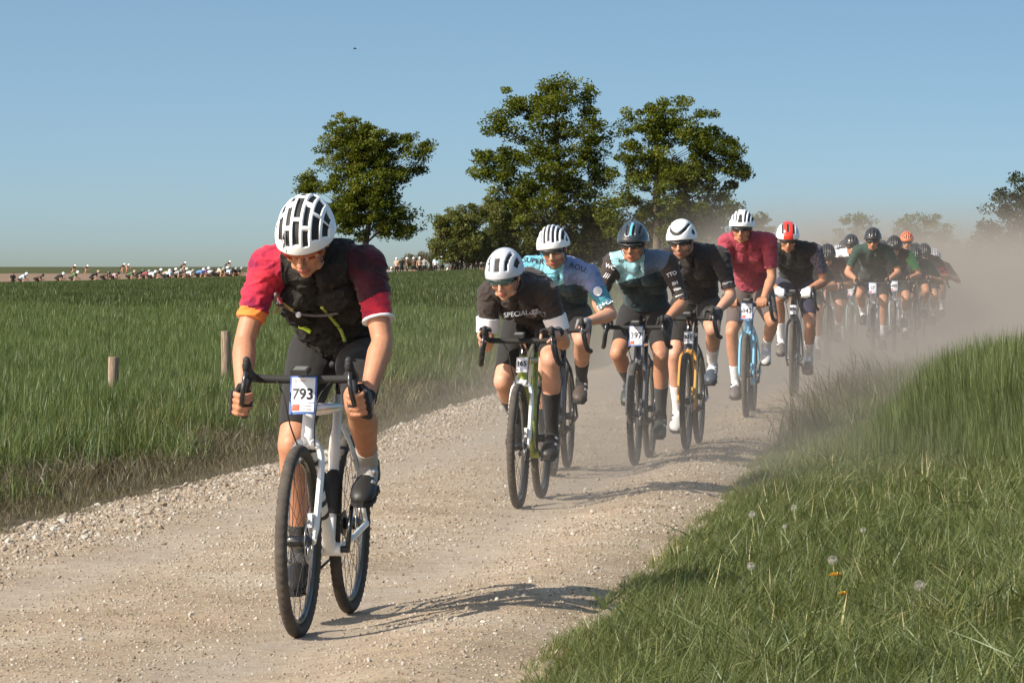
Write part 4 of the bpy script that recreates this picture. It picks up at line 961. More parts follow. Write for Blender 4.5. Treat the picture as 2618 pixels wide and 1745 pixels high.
def rider_pose(crank, shm, head, pitch, turn=0, roll=0, hands=('hoods', 'hoods'), shw=.185, sh_tilt=0, elbow_out=.35, elbow_z=-.25, knee_out=.12, hump=.055, pelx=0, K=1.0, sh_yaw=0):
    pel = V((pelx, .80, 1.025)); shm = V(shm); J = dict(pelvis=pel, shm=shm, hump=hump, k=K)
    J['sh'] = [shm+V((-shw, sh_yaw, sh_tilt)), shm+V((shw, -sh_yaw, -sh_tilt))]; J['hip'] = []; J['kn'] = []; J['an'] = []; J['toe'] = []; J['ball'] = []; J['foot_pitch'] = []; J['el'] = []; J['wr'] = []; J['hc'] = []; J['grip'] = []
    for s in (0, 1):
        sg = 1 if s else -1; a_ = crank+(pi if s else 0); p = BBP+V((sg*.122, -cos(a_)*CR, sin(a_)*CR+.024)); ph = radians(14-10*cos(a_-pi))*-1
        ph = radians(8+10*max(0, -cos(a_)))*1.0
        F = V((0, -cos(ph), -sin(ph))); U = V((0, -sin(ph), cos(ph)))
        an = p-F*.125+U*.095; hip = pel+V((sg*.088, -.015, -.01)); kn = ik(hip, an, .445, .44, (sg*knee_out, -1, .35))
        J['ball'].append(p); J['foot_pitch'].append(ph); J['an'].append(an); J['toe'].append(p+F*.045+U*.022); J['hip'].append(hip); J['kn'].append(kn)
        g_ = grip_of(hands[s], s); wr = g_['w']; el = ik(J['sh'][s], wr, .298, .262, (sg*elbow_out, .55, elbow_z)); J['grip'].append(g_); J['wr'].append(wr); J['el'].append(el); J['hc'].append(g_['c'])
    F = V((0, -1, 0)); U = V((0, 0, 1)); R = Matrix.Rotation(radians(turn), 3, 'Z') @ Matrix.Rotation(radians(pitch), 3, 'X') @ Matrix.Rotation(radians(roll), 3, 'Y')
    J['F'] = (R @ F).normalized(); J['U'] = (R @ U).normalized(); J['head'] = V(head); return J
def place(px, py, yaw, zoff=0):       # ground point of the front tyre
    Y = CAMH*FPX/(py-HORIZ)
    for _ in range(20):
        x = (px-1309)/FPX*Y; Y = (CAMH-road_z(x, Y))*FPX/(py-HORIZ)
    x = (px-1309)/FPX*Y; return V((x, Y, road_z(x, Y)-.003)), radians(yaw)
# ------------------------------------------------------------------ the leading riders
def surf(info, x, t, off=.01, tree=-1):
    o = info['pel']+info['d']*t+V((x, 0, 0)); u = info['up']; h = info['trees'][tree].ray_cast(o-u*.6, u, .7)
    return (h[0]-u*off) if h[0] else o-u*.12
def surf_tube(name, info, pts, r, m, off=.006, seg=8, parent=None, flat=False):
    P = crom([surf(info, x, t, off) for x, t in pts], 4); g = G(); g.tube(P, r, seg); return g.build(name, m, parent or info['o'])
GR = 'riders in the race'
def rider(key, pos, yaw, crank, pose, skin, garm, voxel, label, hero=True, fingers=True, stub=False):
    J = rider_pose(radians(crank), **pose); p = pos
    info = make_person('person', J, voxel, skin, hero, p, yaw, garm(J), stub, fingers)
    tag(info['o'], label, 'person', GR); return info, J
ORANGE = cloth('orange_cloth', (.85, .22, .04)); LIME = mat('lime_zip', (.42, .50, .10), .5); PINKR = cloth('red_mottled', (.66, .03, .05), col2=(.20, .008, .045), vscale=13)
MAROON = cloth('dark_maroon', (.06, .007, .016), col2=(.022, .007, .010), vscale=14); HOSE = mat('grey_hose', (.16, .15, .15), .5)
# 1 -------------------------------------------------------------- red jersey, white bicycle
p1, y1 = place(763, 1627, -8)
STRP = mat('dark_stripe', (.03, .03, .032), .5); TINTO = mat('orange_lens', (.35, .07, .015), .12, spec=.8, coat=.6)
bicycle(p1, y1, WHP, WHP, 'white gravel bicycle with number plate 793 ridden by the leader in red', '793', radians(-72), stripes=STRP, bottle=RUB, hi=True)
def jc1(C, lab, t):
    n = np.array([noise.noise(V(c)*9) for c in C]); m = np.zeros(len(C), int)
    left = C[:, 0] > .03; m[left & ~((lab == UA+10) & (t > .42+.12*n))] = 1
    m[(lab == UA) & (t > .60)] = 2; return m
def garm1(J):
    w0 = np.array(J['pelvis']); d = np.array(J['shm']-J['pelvis'])
    def vest(C, lab, t):
        a = (C-w0) @ d/(d @ d); u = np.array([0, d[2], -d[1]]); u = u/np.linalg.norm(u); dep = (C-w0) @ u
        return (((lab == TOR) | ((lab == NE) & (t < .05))) & (a > .16) & (np.abs(C[:, 0]) < .125+.05*smn(.9, .3, a)))
    c0, n0 = onbone(J, 'sh', 'el', 0, .60)
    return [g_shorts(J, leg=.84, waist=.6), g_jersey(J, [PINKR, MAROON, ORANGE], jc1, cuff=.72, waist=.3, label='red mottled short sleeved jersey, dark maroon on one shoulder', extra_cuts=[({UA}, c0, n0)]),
            dict(name='hydration_vest', keep=vest, mats=[mat('black_mesh_cloth', (.02, .018, .016), .85, bump=.8, bscale=35, bdist=.02, spec=.2, col2=(.030, .027, .024), vscale=30)], off=.018, wr=.008, tree=True, sm_=14),
            g_band(J, 'sh', 'el', UA, .70, .725, WHC, 'sleeve_hem', (1,), .019)] + \
        g_socks(J, DGR, .70, sides=(0,), label='black sock with a small orange mark') + g_socks(J, mat('grey_sock', (.40, .37, .34), .9), .72, sides=(1,)) + g_glove(J, BLK, full=False)
i1, J1 = rider('r1', p1, y1, -72, dict(shm=(0, .37, 1.335), head=(-.012, .195, 1.432), pitch=38, turn=-4, hands=('drops', 'drops'), shw=.190, elbow_out=.5, knee_out=.10, K=.94), SKIN[0], garm1, .0056, 'leading cyclist in a red and maroon jersey with black vest and white slotted helmet')
helmet(i1, mat('helmet_white', (.82, .82, .80), .35, coat=.3), V_BRICK, tilt=-6, k=1.02, res=(150, 116), label='white helmet with rows of rectangular slots')
glasses(i1, TINTO)
for s in (0, 1): shoe(i1, s, mat('black_shoe', (.02, .018, .016), .5, bump=.2))
R3_ = i1['helmet']; hW = i1['hW']; Hc = i1['H']
decal('helmet_lettering', 'POC', .0185, [i1['htree']], hW(V((.0505, .108, .052))), -Hc.col[2]*.75-Hc.col[1]*.6+V((.0, 0, 0)), V((1, 0, .1)), INK, R3_, .0012, cell=.02, bold=.0006)
ves = i1['hydration_vest']
surf_tube('zip', i1, [(.012, .80), (.010, .66), (.022, .52), (.045, .40), (.055, .30)], .0075, LIME, .002, parent=ves)
surf_tube('drinking_hose', i1, [(-.145, .98), (-.155, .86), (-.135, .74), (-.08, .66), (0, .64), (.06, .655)], .006, HOSE, .014, parent=ves)
for x_, t_, r_ in ((-.075, .78, .011), (-.150, .88, .007)): g = G(); g.ball(surf(i1, x_, t_, .02), r_); g.build('reflective_dot', WHC, ves)
surf_tube('chest_strap', i1, [(-.17, .74), (-.14, .76), (-.10, .765)], .007, mat('yellow_strap', (.55, .42, .15), .6), .008, parent=ves)
surf_tube('vest_tab', i1, [(-.115, .38), (-.095, .385), (-.07, .37)], .009, mat('lime_tab', (.55, .75, .05), .6), .006, parent=ves)
# 2 -------------------------------------------------------------- dark brown jersey with white cuffs, 165
p2, y2 = place(1325, 1298, -7.5)
LIMEP = mat('lime_paint', (.42, .50, .03), .3, coat=.5, col2=(.10, .13, .03), vscale=9); BRN = cloth('brown_black_cloth', (.040, .030, .026))
bicycle(p2, y2, LIMEP, WHP, 'lime and black gravel bicycle with white fork and number plate 165', '165', radians(172), plate='small', hi=True, downm=LIMEP)
def garm2(J):
    return [g_shorts(J, leg=.82), g_jersey(J, [BRN], cuff=.70, waist=.2, off=.010, label='dark brown aero jersey'), g_band(J, 'sh', 'el', UA, .46, .74, WHC, 'sleeve_cuff', (0,), .021), g_band(J, 'sh', 'el', UA, .46, .74, WHC, 'sleeve_cuff', (1,), .021)] + g_socks(J, BLK, .42) + g_glove(J, BLK, full=False)
i2, J2 = rider('r2', p2, y2, 172, dict(shm=(-.045, .34, 1.185), head=(-.10, .175, 1.285), pitch=24, turn=-10, roll=-4, hands=('hoods', 'aero'), shw=.160, elbow_out=.08, elbow_z=-.4, hump=.09, knee_out=.1), SKIN[1], garm2, .0062, 'crouched cyclist in dark brown jersey with white cuffs and smooth grey helmet')
helmet(i2, mat('helmet_grey', (.50, .52, .56), .35, coat=.4), _aero, tilt=-4, res=(96, 74), label='smooth pale grey helmet with three openings')
glasses(i2, mat('teal_lens', (.02, .09, .09), .1, spec=.8, coat=.6))
for s in (0, 1): shoe(i2, s, mat('black_shoe', (0, 0, 0)))
decal('chest_lettering', 'SPECIALIZED', .040, i2['trees'], V((.0, .24, 1.075)), (1, 0, .12), (0, .3, 1), GRYP, i2['jersey'], .003)
g = G(); c_ = surf(i2, .0, .62, .02); g.tube([c_-V((.012, 0, .005)), c_+V((.012, 0, .01))], .006, 8); g.build('zip_puller', WHC, i2['jersey'])
# 3 -------------------------------------------------------------- blue and white jersey, behind
p3, y3 = place(1413, 1216, -6)
AQUA = cloth('aqua_cloth', (.26, .55, .64), col2=(.12, .38, .50), vscale=7); LAV = cloth('lavender_cloth', (.20, .24, .42), col2=(.12, .20, .34), vscale=8); TEAL = cloth('teal_cloth', (.07, .27, .34)); DARKT = cloth('dark_teal_cloth', (.03, .06, .07), col2=(.015, .025, .03), vscale=9)
bicycle(p3, y3, CARB, CARB, 'black gravel bicycle half hidden behind the crouched rider in brown', None, radians(-90))
def jc3(C, lab, t):
    m = np.zeros(len(C), int); x = C[:, 0]; m[(x > .04)] = 1; m[(lab == UA+10) & (t > .35)] = 2; m[(lab == TOR) & (C[:, 2] < 1.22)] = 3; return m
def garm3(J): return [g_shorts(J, leg=.80), g_jersey(J, [AQUA, LAV, TEAL, DARKT], jc3, cuff=.80, waist=.2, off=.010, label='aqua, lavender and teal short sleeved jersey')] + g_socks(J, BLK, .55) + g_glove(J, mat('grey_glove', (.20, .19, .19), .8))
i3, J3 = rider('r3', p3, y3, -90, dict(shm=(.01, .38, 1.305), head=(-.015, .20, 1.448), pitch=16, turn=-4, roll=-7, hands=('hoods', 'hoods'), shw=.19, sh_tilt=.025, elbow_out=.6), SKIN[1], garm3, .0070, 'cyclist in aqua and lavender jersey with white striped helmet behind the crouched one', stub=True)
helmet(i3, mat('helmet_white', (0, 0, 0)), V_SLIM, tilt=-4, res=(96, 70), label='white helmet with long black slots')
glasses(i3, LENS, WHC)
for s in (0, 1): shoe(i3, s, mat('brown_shoe', (.07, .05, .04), .6))
jz = i3['jersey']
decal('shoulder_lettering', 'SUPER', .050, i3['trees'], V((-.155, .30, 1.375)), (1, 0, -.15), (0, .3, 1), INK, jz, .003, bold=.001)
decal('shoulder_lettering', 'ROU', .05, i3['trees'], V((.135, .28, 1.335)), (1, 0, -.3), (0, .3, 1), INK, jz, .003)
el, sh = J3['el'][1], J3['sh'][1]; ax = (el-sh).normalized(); rt = V((1, 0, 0)); rt = (rt-ax*rt.dot(ax)).normalized(); q_ = sh+(el-sh)*.74+V((0, -.05, 0)); decal('sleeve_lettering', 'ES★CA', .034, i3['trees'], q_, rt, -ax, WINK, jz, .006, bold=.001)
disc = ([(cos(k*pi/12)*.030, sin(k*pi/12)*.030) for k in range(24)], [tuple(range(24))]); decal('sleeve_badge', '', 1, i3['trees'], sh+(el-sh)*.42+V((.0, -.05, 0)), rt, -ax, WINK, jz, .008, geo=disc)
disc2 = ([(cos(k*pi/12)*.038, sin(k*pi/12)*.038) for k in range(24)], [tuple(range(24))]); decal('badge_ring', '', 1, i3['trees'], sh+(el-sh)*.42+V((.0, -.05, 0)), rt, -ax, BLUEP, jz, .004, geo=disc2)
# 4 -------------------------------------------------------------- teal panel jersey, 397
p4, y4 = place(1623, 1188, -7.5)
bicycle(p4, y4, CARB, mat('grey_fork', (.10, .10, .105), .4), 'dark gravel bicycle with number plate 397', '397', radians(140), hi=True)
PALE = cloth('pale_blue_cloth', (.36, .60, .66), col2=(.20, .42, .48), vscale=10); SLV = cloth('brown_sleeve', (.045, .034, .03))
def jc4(C, lab, t):
    m = np.zeros(len(C), int); arm = (lab % 10 == UA) | (lab % 10 == FA); m[arm] = 1; b = (~arm) & (C[:, 2] < 1.27+.3*C[:, 0]); m[b] = 2; m[(~arm) & (C[:, 0] > .03) & ~b] = 3; return m
def garm4(J): return [g_shorts(J, leg=.80), g_jersey(J, [PALE, SLV, DARKT, cloth('steel_blue_cloth', (.10, .14, .20))], jc4, cuff=.99, waist=.2, off=.009, wr=.004, label='pale blue and dark jersey with long printed brown sleeves')] + g_socks(J, DGR, .5) + g_glove(J, BLK)
i4, J4 = rider('r4', p4, y4, 140, dict(shm=(0, .38, 1.365), head=(-.035, .205, 1.492), pitch=12, turn=-6, hands=('hoods', 'hoods'), shw=.188, elbow_out=.45), SKIN[0], garm4, .0070, 'cyclist in pale blue and dark jersey with printed sleeves and a black helmet')
helmet(i4, mat('helmet_black', (.03, .035, .04), .25, coat=.6), _dark, accent=mat('teal_stripe', (.12, .42, .50), .3, coat=.4), tilt=-3, res=(84, 62), label='glossy black helmet with teal stripe')
glasses(i4)
for s in (0, 1): shoe(i4, s, mat('olive_shoe', (.035, .045, .035), .5))
def sleeve_print(info, J, s, items, m=WINK, key=('sh', 'el')):
    a_, b_ = V(J[key[0]][s]), V(J[key[1]][s]); ax = (b_-a_).normalized(); rt = V((1, 0, 0)); rt = (rt-ax*rt.dot(ax)).normalized()
    for t_, tx, sz in items: decal('sleeve_lettering', tx, sz, info['trees'], a_+(b_-a_)*t_+V((0, -.05, 0)), rt, -ax, m, info['jersey'], .003, bold=.0008)
sleeve_print(i4, J4, 0, [(.12, 'WC', .04), (.34, '///', .05), (.62, 'eOn', .034), (.76, 'def', .022), (.9, 'BB', .045)]); sleeve_print(i4, J4, 1, [(.3, 'TTO', .036), (.52, 'BH', .032), (.66, 'Vitto', .026), (.8, '—', .06), (.92, 'Fas', .034)])
decal('chest_lettering', 'ktm', .036, i4['trees'], V((-.115, .3, 1.38)), (1, 0, .1), (0, .3, 1), INK, i4['jersey'], .003, bold=.001)
# 5 -------------------------------------------------------------- black jersey, 631
p5, y5 = place(1755, 1150, -7.5)
ORP = mat('orange_paint', (.70, .27, .05), .3, coat=.5, col2=(.5, .35, .05), vscale=6)
bicycle(p5, y5, mat('dark_blue_paint', (.02, .03, .045), .3, coat=.5), ORP, 'dark gravel bicycle with orange fork and number plate 631', '631', radians(-82), plate='small', downm=ORP)
def garm5(J): return [g_shorts(J, leg=.78), g_jersey(J, [cloth('charcoal_cloth', (.030, .026, .026))], cuff=.80, waist=.2, off=.010, label='charcoal short sleeved jersey')] + g_socks(J, WHC, .52) + g_glove(J, DGR)
i5, J5 = rider('r5', p5, y5, -82, dict(shm=(.02, .38, 1.365), head=(-.055, .205, 1.475), pitch=14, turn=-8, roll=-3, hands=('hoods', 'aero'), shw=.19, elbow_out=.35, K=1.04), SKIN[1], garm5, .0074, 'cyclist in plain charcoal jersey with smooth white helmet and white socks', stub=True)
helmet(i5, mat('helmet_white', (0, 0, 0)), _giro, tilt=-3, res=(90, 66), label='smooth white helmet with one curved black slot')
glasses(i5); sleeve_print(i5, J5, 1, [(.66, 'Hansen', .024)], GRYP)
shoe(i5, 0, mat('white_shoe', (.62, .60, .56), .5)); shoe(i5, 1, mat('blue_grey_shoe', (.05, .065, .09), .5))
decal('chest_lettering', 'Linea', .024, i5['trees'], V((-.10, .3, 1.33)), (1, 0, 0), (0, .3, 1), WINK, i5['jersey'], .003)
# 6 -------------------------------------------------------------- raspberry jersey, 843
p6, y6 = place(1908, 1066, -6.5)
SKYP = mat('sky_blue_paint', (.20, .48, .66), .3, coat=.4)
bicycle(p6, y6, SKYP, SKYP, 'sky blue gravel bicycle with number plate 843', '843', radians(-55))
RASP = cloth('raspberry_cloth', (.34, .05, .075), col2=(.25, .035, .055), vscale=30)
def garm6(J): return [g_shorts(J, [cloth('taupe_cloth', (.10, .075, .068))], leg=.84), g_jersey(J, [RASP], cuff=.74, waist=.15, off=.012, label='raspberry short sleeved jersey')] + g_socks(J, WHC, .66)
i6, J6 = rider('r6', p6, y6, -55, dict(shm=(-.01, .40, 1.44), head=(-.05, .235, 1.555), pitch=12, turn=-4, roll=2, hands=('tops', 'tops'), shw=.178, elbow_out=.25, knee_out=.2, K=.9), SKIN[0], garm6, .0082, 'tall upright cyclist in raspberry jersey with white ribbed helmet')
helmet(i6, mat('helmet_white', (0, 0, 0)), _mhel, tilt=-2, res=(84, 62), label='white helmet with broad black openings')
glasses(i6); shoe(i6, 0, mat('taupe_shoe', (.12, .10, .09), .6)); shoe(i6, 1, mat('white_shoe', (0, 0, 0)))
# 7 -------------------------------------------------------------- dark patterned jersey, red and white helmet, 836
p7, y7 = place(2026, 1012, -6)
bicycle(p7, y7, CARB, CARB, 'black gravel bicycle with number plate 836', '836', radians(30), plate='small')
SPECK = cloth('speckled_dark_cloth', (.03, .028, .04), col2=(.16, .14, .18), vscale=45)
def garm7(J): return [g_shorts(J, [cloth('navy_cloth', (.03, .03, .06))], leg=.80), g_jersey(J, [BLK, SPECK], lambda C, l, t: (l % 10 == UA).astype(int), cuff=.72, waist=.2, off=.010, label='black jersey with speckled sleeves')] + g_socks(J, WHC, .55) + g_glove(J, WHC)
i7, J7 = rider('r7', p7, y7, 30, dict(shm=(.02, .38, 1.33), head=(-.05, .215, 1.445), pitch=20, turn=4, hands=('tops', 'tops'), shw=.18, elbow_out=.5), SKIN[0], garm7, .0088, 'cyclist in black jersey with speckled sleeves and a red and white helmet')
helmet(i7, mat('helmet_white', (0, 0, 0)), V_RED, accent=mat('helmet_red', (.75, .04, .02), .25, coat=.5), tilt=-4, res=(76, 56), label='white helmet with red middle')
glasses(i7, LENS, WHC)
for s in (0, 1): shoe(i7, s, mat('taupe_shoe', (0, 0, 0)))
# ------------------------------------------------------------------ riders further back in the dust
def back_rider(hx, top, Y, crank, jer, hel, label, pitch=15, turn=0, hands='hoods', sleeves=None, lean=0, plate=None, frame=CARB, pat=V_SLIM, shorts=BLK, dx=0, skin=SKIN[0], acc=None, blabel=None):
    x = (hx-1309)/FPX*(Y+.2); yw = radians(-6); bx = x-.02-lean; z = road_z(bx, Y); htop = CAMH-(top-HORIZ)/FPX*(Y+.2)-z
    hz = min(1.60, max(1.22, htop-.155)); sh_ = hz-.125+.02*(pitch > 20)
    bicycle(V((bx, Y, z)), yw, frame, frame, blabel, plate, radians(crank), computer=False)
    def gm(J): return [g_shorts(J, [shorts], leg=.78), g_jersey(J, [jer]+([sleeves[0]] if sleeves else []), (lambda C, l, t: np.where(sleeves[1](C, l, t), 1, 0)) if sleeves else None, cuff=.74, waist=.2, off=.010)]+g_socks(J, WHC, .62)
    J = rider_pose(radians(crank), shm=(lean*.5, .38, sh_), head=(lean, .205, hz), pitch=pitch, turn=turn, hands=(hands, hands), elbow_out=.5)
    i_ = make_person('person', J, .0140, skin, True, V((bx, Y, z)), yw, gm(J), False, True); tag(i_['o'], label, 'person', GR)
    helmet(i_, hel, pat, tilt=-3, res=(64, 44), accent=acc); glasses(i_)
    for s in (0, 1): shoe(i_, s, mat('black_shoe', (0, 0, 0)), dial=False)
    return i_, J
HB_ = mat('helmet_black_plain', (.022, .020, .018), .3, coat=.4); HW_ = mat('helmet_white', (0, 0, 0)); GRN = cloth('bright_green_cloth', (.07, .30, .09)); DG = cloth('forest_cloth', (.022, .05, .038))
BURG = cloth('burgundy_cloth', (.09, .022, .025), col2=(.045, .016, .018), vscale=15)
arm = lambda s: (lambda C, l, t: (l == UA+10*s))
back_rider(2115, 622, 50, 10, BURG, HB_, 'cyclist in burgundy jersey with head down right of the red helmet', pitch=34, hands='tops', blabel='black gravel bicycle under the burgundy rider with head down')
back_rider(2176, 597, 53, -80, cloth('black_green_cloth', (.02, .03, .026)), HB_, 'cyclist with one bright white sleeve and a black helmet in the dust', sleeves=(WHC, lambda C, l, t: (l == UA) | ((C[:, 0] < -.03) & (C[:, 2] > 1.33))), turn=6, plate='512', frame=mat('mint_paint', (.25, .4, .35), .4), blabel='mint gravel bicycle under the rider with a white sleeve', pat=_dark)
i9, J9 = back_rider(2231, 580, 48, 120, DG, HB_, 'tall cyclist in forest green jersey rising above the dusty group', turn=-3, frame=mat('silver_paint', (.45, .45, .46), .35, .3), pat=_dark, plate='27', blabel='silver gravel bicycle under the tall rider in forest green')
back_rider(2286, 600, 51.5, -20, BLK, HB_, 'cyclist with one green and one white striped sleeve in the dust', pitch=22, sleeves=(GRN, arm(1)), plate='488', frame=mat('silver_paint', (0, 0, 0)), blabel='silver gravel bicycle with number plate 488')
back_rider(2318, 590, 60, 60, BLK, mat('helmet_orange', (.85, .16, .03), .3, coat=.4), 'cyclist with a glowing orange helmet behind the green sleeved one', pat=V_BRICK, blabel='black gravel bicycle under the orange helmet')
REDW = cloth('red_band_cloth', (.45, .04, .04))
back_rider(2362, 620, 57, 0, cloth('brown_cloth', (.05, .035, .03)), HB_, 'cyclist in brown jersey with red and white banded sleeve', pitch=25, sleeves=(REDW, lambda C, l, t: (l == UA+10) & (t > .3) & (np.sin(t*30) > 0)), blabel='black gravel bicycle under the rider with banded sleeve')
back_rider(2388, 634, 61, 200, cloth('ochre_cloth', (.14, .08, .05)), mat('helmet_dull_white', (.5, .5, .52), .5), 'rightmost cyclist of the dusty group with a faint pale helmet', blabel='gravel bicycle at the right edge of the dusty group')
back_rider(2060, 618, 47, 90, BLK, HW_, 'cyclist hidden behind the red helmet with a white slotted helmet', pat=V_BRICK, blabel='gravel bicycle hidden behind plate 836')
back_rider(2086, 621, 55, 150, DG, HW_, 'cyclist with white striped helmet left of the burgundy rider', pitch=26, blabel='gravel bicycle left of the burgundy rider')
back_rider(2142, 624, 62, 30, BURG, HW_, 'cyclist with small white helmet between burgundy rider and white sleeve', blabel='gravel bicycle furthest back between burgundy rider and white sleeve')
back_rider(2203, 620, 64, -60, DG, HW_, 'cyclist with white helmet peeping out left of the tall green one', blabel='gravel bicycle furthest back behind the tall rider')
back_rider(2340, 618, 65, 40, BLK, HB_, 'dark cyclist wedged behind the green sleeved one and the orange helmet', blabel='gravel bicycle wedged behind the green sleeved rider')
back_rider(2262, 616, 67, 100, BURG, HB_, 'dark cyclist far behind between forest green and green sleeve', blabel='gravel bicycle far behind the forest green rider')
back_rider(2158, 612, 66, 170, BLK, HB_, 'dark cyclist far behind the rider with the white sleeve', blabel='gravel bicycle far behind the white sleeved rider')
back_rider(2098, 632, 58, 20, DG, HB_, 'dark cyclist tucked between two white helmets behind the red helmet', pitch=28, blabel='gravel bicycle tucked behind the burgundy rider and the red helmet')
back_rider(2255, 612, 58, 220, BURG, HB_, 'cyclist in burgundy just beside the tall forest green one', blabel='gravel bicycle just beside the silver one of the tall rider')
back_rider(2338, 628, 54, 300, DG, HB_, 'cyclist in dark green with head down under the orange helmet', pitch=28, blabel='gravel bicycle just beside number plate 488')
back_rider(2150, 630, 57, 120, BLK, HB_, 'cyclist in black with head down beside the white sleeve', pitch=30, blabel='gravel bicycle just beside the mint one')
# ------------------------------------------------------------------ far cyclists, spectators
def crowd_mesh(name, J, skinm, vox=.028, helmet_=True, cap=False, legs='shorts', hair=True):
    i_ = make_person(name, J, vox, skinm, False, fingers=False); o = i_['o']; me = o.data
    nf = len(me.polygons); fc = np.empty(nf*3, np.float32); me.polygons.foreach_get('center', fc); fc = fc.reshape(-1, 3).astype(float)
    lab, t = classify(fc, i_['bones']); l = lab % 10; mi = np.zeros(nf, np.int32)
    d = np.array(i_['d']); a_ = (fc-np.array(i_['pel'])) @ d/(d @ d)
    mi[(l == TOR) & (a_ > .12)] = 1; mi[(l == UA) & (t < .75)] = 1; mi[(l == TOR) & (a_ <= .12)] = 2; mi[(l == TH) & ((t < .75) | (legs == 'long'))] = 2
    if legs == 'long': mi[l == SH] = 2
    mi[l == FO] = 3
    q = (fc-np.array(i_['hd'])) @ np.array(i_['H']); mi[(l == HE) & (q[:, 2]-q[:, 1]*.5 > .02)] = 3
    for k in range(3): me.materials.append(BLK)
    me.polygons.foreach_set('material_index', mi); hm = None
    if helmet_:
        g = G(); H = i_['H']; hd = i_['hd']; g.ball(hd+H.col[2]*.03-H.col[1]*.01, (.11, .14, .115), H, 14, 8); hm = g.mesh('helmet')
    me.name = name; bpy.data.objects.remove(o); return me, hm
def put(me, hm, loc, yaw, mats_, label, group, hmat=None, name='person', scale=1):
    o = bpy.data.objects.new(name, me); COL.objects.link(o); o.location = loc; o.rotation_euler = (0, 0, yaw); o.scale = (scale,)*3
    for k, m_ in enumerate(mats_):
        o.material_slots[k].link = 'OBJECT'; o.material_slots[k].material = m_
    if hm:
        h = bpy.data.objects.new('helmet', hm); COL.objects.link(h); h.parent = o
        if not hm.materials: hm.materials.append(HW_)
        h.material_slots[0].link = 'OBJECT'; h.material_slots[0].material = hmat or HW_
    return tag(o, label, 'person', group)
far_poses = [crowd_mesh('far_rider', rider_pose(radians(c), (0, .36, z), (0, .18, z+.12), pt_, hands=('hoods', 'hoods')), SKIN[0]) for c, z, pt_ in ((20, 1.22, 20), (100, 1.30, 12), (-60, 1.16, 30))]
g = G()
g.ring((0, 0, WR), (1, 0, 0), WR-.02, .02, 28, 6); g.ring((0, REAR, WR), (1, 0, 0), WR-.02, .02, 28, 6)
for a_, b_ in ((HT, HB), (HB, BBP), (HT, STT), (BBP, STT), (BBP, V((0, REAR, WR))), (STT, V((0, REAR, WR))), (HB, V((0, 0, WR)))): g.tube([a_, b_], .022, 6)
g.tube([(-.21, .03, .94), (-.2, .12, .92), (.2, .12, .92), (.21, .03, .94)], .018, 6); g.box((0, .80, .965), (.12, .26, .04)); g.tube([STT, (0, .81, .96)], .014, 6)
far_bike = g.mesh('far_bicycle'); far_bike.materials.append(RUB)
def colmat(n, c): return cloth('far_'+n, c, )
FC = dict(black=BLK, white=WHC, blue=colmat('blue', (.10, .25, .60)), sky=colmat('sky', (.45, .60, .75)), tan=colmat('tan', (.45, .32, .22)), red=colmat('red', (.28, .06, .07)), green=colmat('green', (.08, .13, .06)), grey=colmat('grey', (.3, .3, .3)), brown=colmat('brown', (.10, .06, .04)), pink=colmat('pink', (.42, .27, .28)), purple=colmat('purple', (.14, .06, .22)))
far = [(-6, 728, 'grey', 'white', 'cyclist in grey at the very left end of the far road'), (74, 722, 'sky', 'white', 'far cyclist in light blue jersey with white helmet'), (115, 722, 'brown', 'black', 'far cyclist in brown with dark helmet right of the light blue one'),
       (168, 719, 'black', 'white', 'far cyclist in black with white helmet left of the tall grass heads'), (258, 714, 'black', 'tan', 'lone far cyclist in black with tan helmet'), (308, 711, 'pink', 'black', 'far cyclist in pink jersey'), (350, 708, 'green', 'tan', 'far cyclist in green jersey'),
       (372, 708, 'black', 'green', 'far cyclist in black close behind the green jersey'), (404, 705, 'white', 'white', 'far cyclist all in white seen from the front'), (440, 703, 'tan', 'white', 'far cyclist in tan jersey left of the largest far pack'), (456, 701, 'black', 'white', 'far cyclist in black inside the tan pack'),
       (500, 698, 'white', 'grey', 'far cyclist in white jersey before the blue one'), (527, 699, 'blue', 'white', 'far cyclist in bright blue jersey'), (540, 699, 'purple', 'white', 'far cyclist in purple jersey beside the bright blue one'), (566, 697, 'black', 'white', 'far cyclist in black with bright white helmet near the leader\'s arm'), (610, 697, 'black', 'grey', 'far cyclist nearest the leader\'s red sleeve')]
_more = [(205, 'green'), (285, 'brown'), (388, 'red'), (418, 'brown'), (448, 'sky'), (470, 'grey'), (484, 'brown'), (552, 'white'), (578, 'tan'), (588, 'brown'), (600, 'sky'), (624, 'black')]
for k, (px, jc_) in enumerate(_more):
    nb = min(far[:16], key=lambda q: abs(q[0]-px)); far.append((px, 0, jc_, ['white', 'black', 'grey'][k % 3], 'far cyclist in %s jersey riding just %s the %s one' % (jc_, 'ahead of' if px > nb[0] else 'behind', nb[2])))
def ground_at(px, Y): x = (px-1309)/FPX*Y; return V((x, Y, gzf(x, Y)))
for k, (px, py, jc_, hc_, lab_) in enumerate(far):
    Y_ = 377+(k % 4)*2.5; P_ = ground_at(px, Y_); yw = radians(84+random.uniform(-8, 8)); me, hm = far_poses[k % 3]
    put(me, hm, P_+V((0, 0, .08)), yw, [SKIN[k % 3], FC[jc_], BLK, HAIR], lab_, 'far cyclists riding along the edge of the field', {'white': HW_, 'black': HB_, 'tan': FC['tan'], 'grey': FC['grey'], 'green': FC['green']}[hc_], scale=1.2)
    b_ = bpy.data.objects.new('bicycle', far_bike); COL.objects.link(b_); b_.location = P_+V((0, 0, .08)); b_.rotation_euler = (0, 0, yw); b_.scale = (1.2,)*3; tag(b_, 'bicycle of the '+lab_.replace('cyclist', 'rider')[:60], 'bicycle', 'bicycles on the far road')
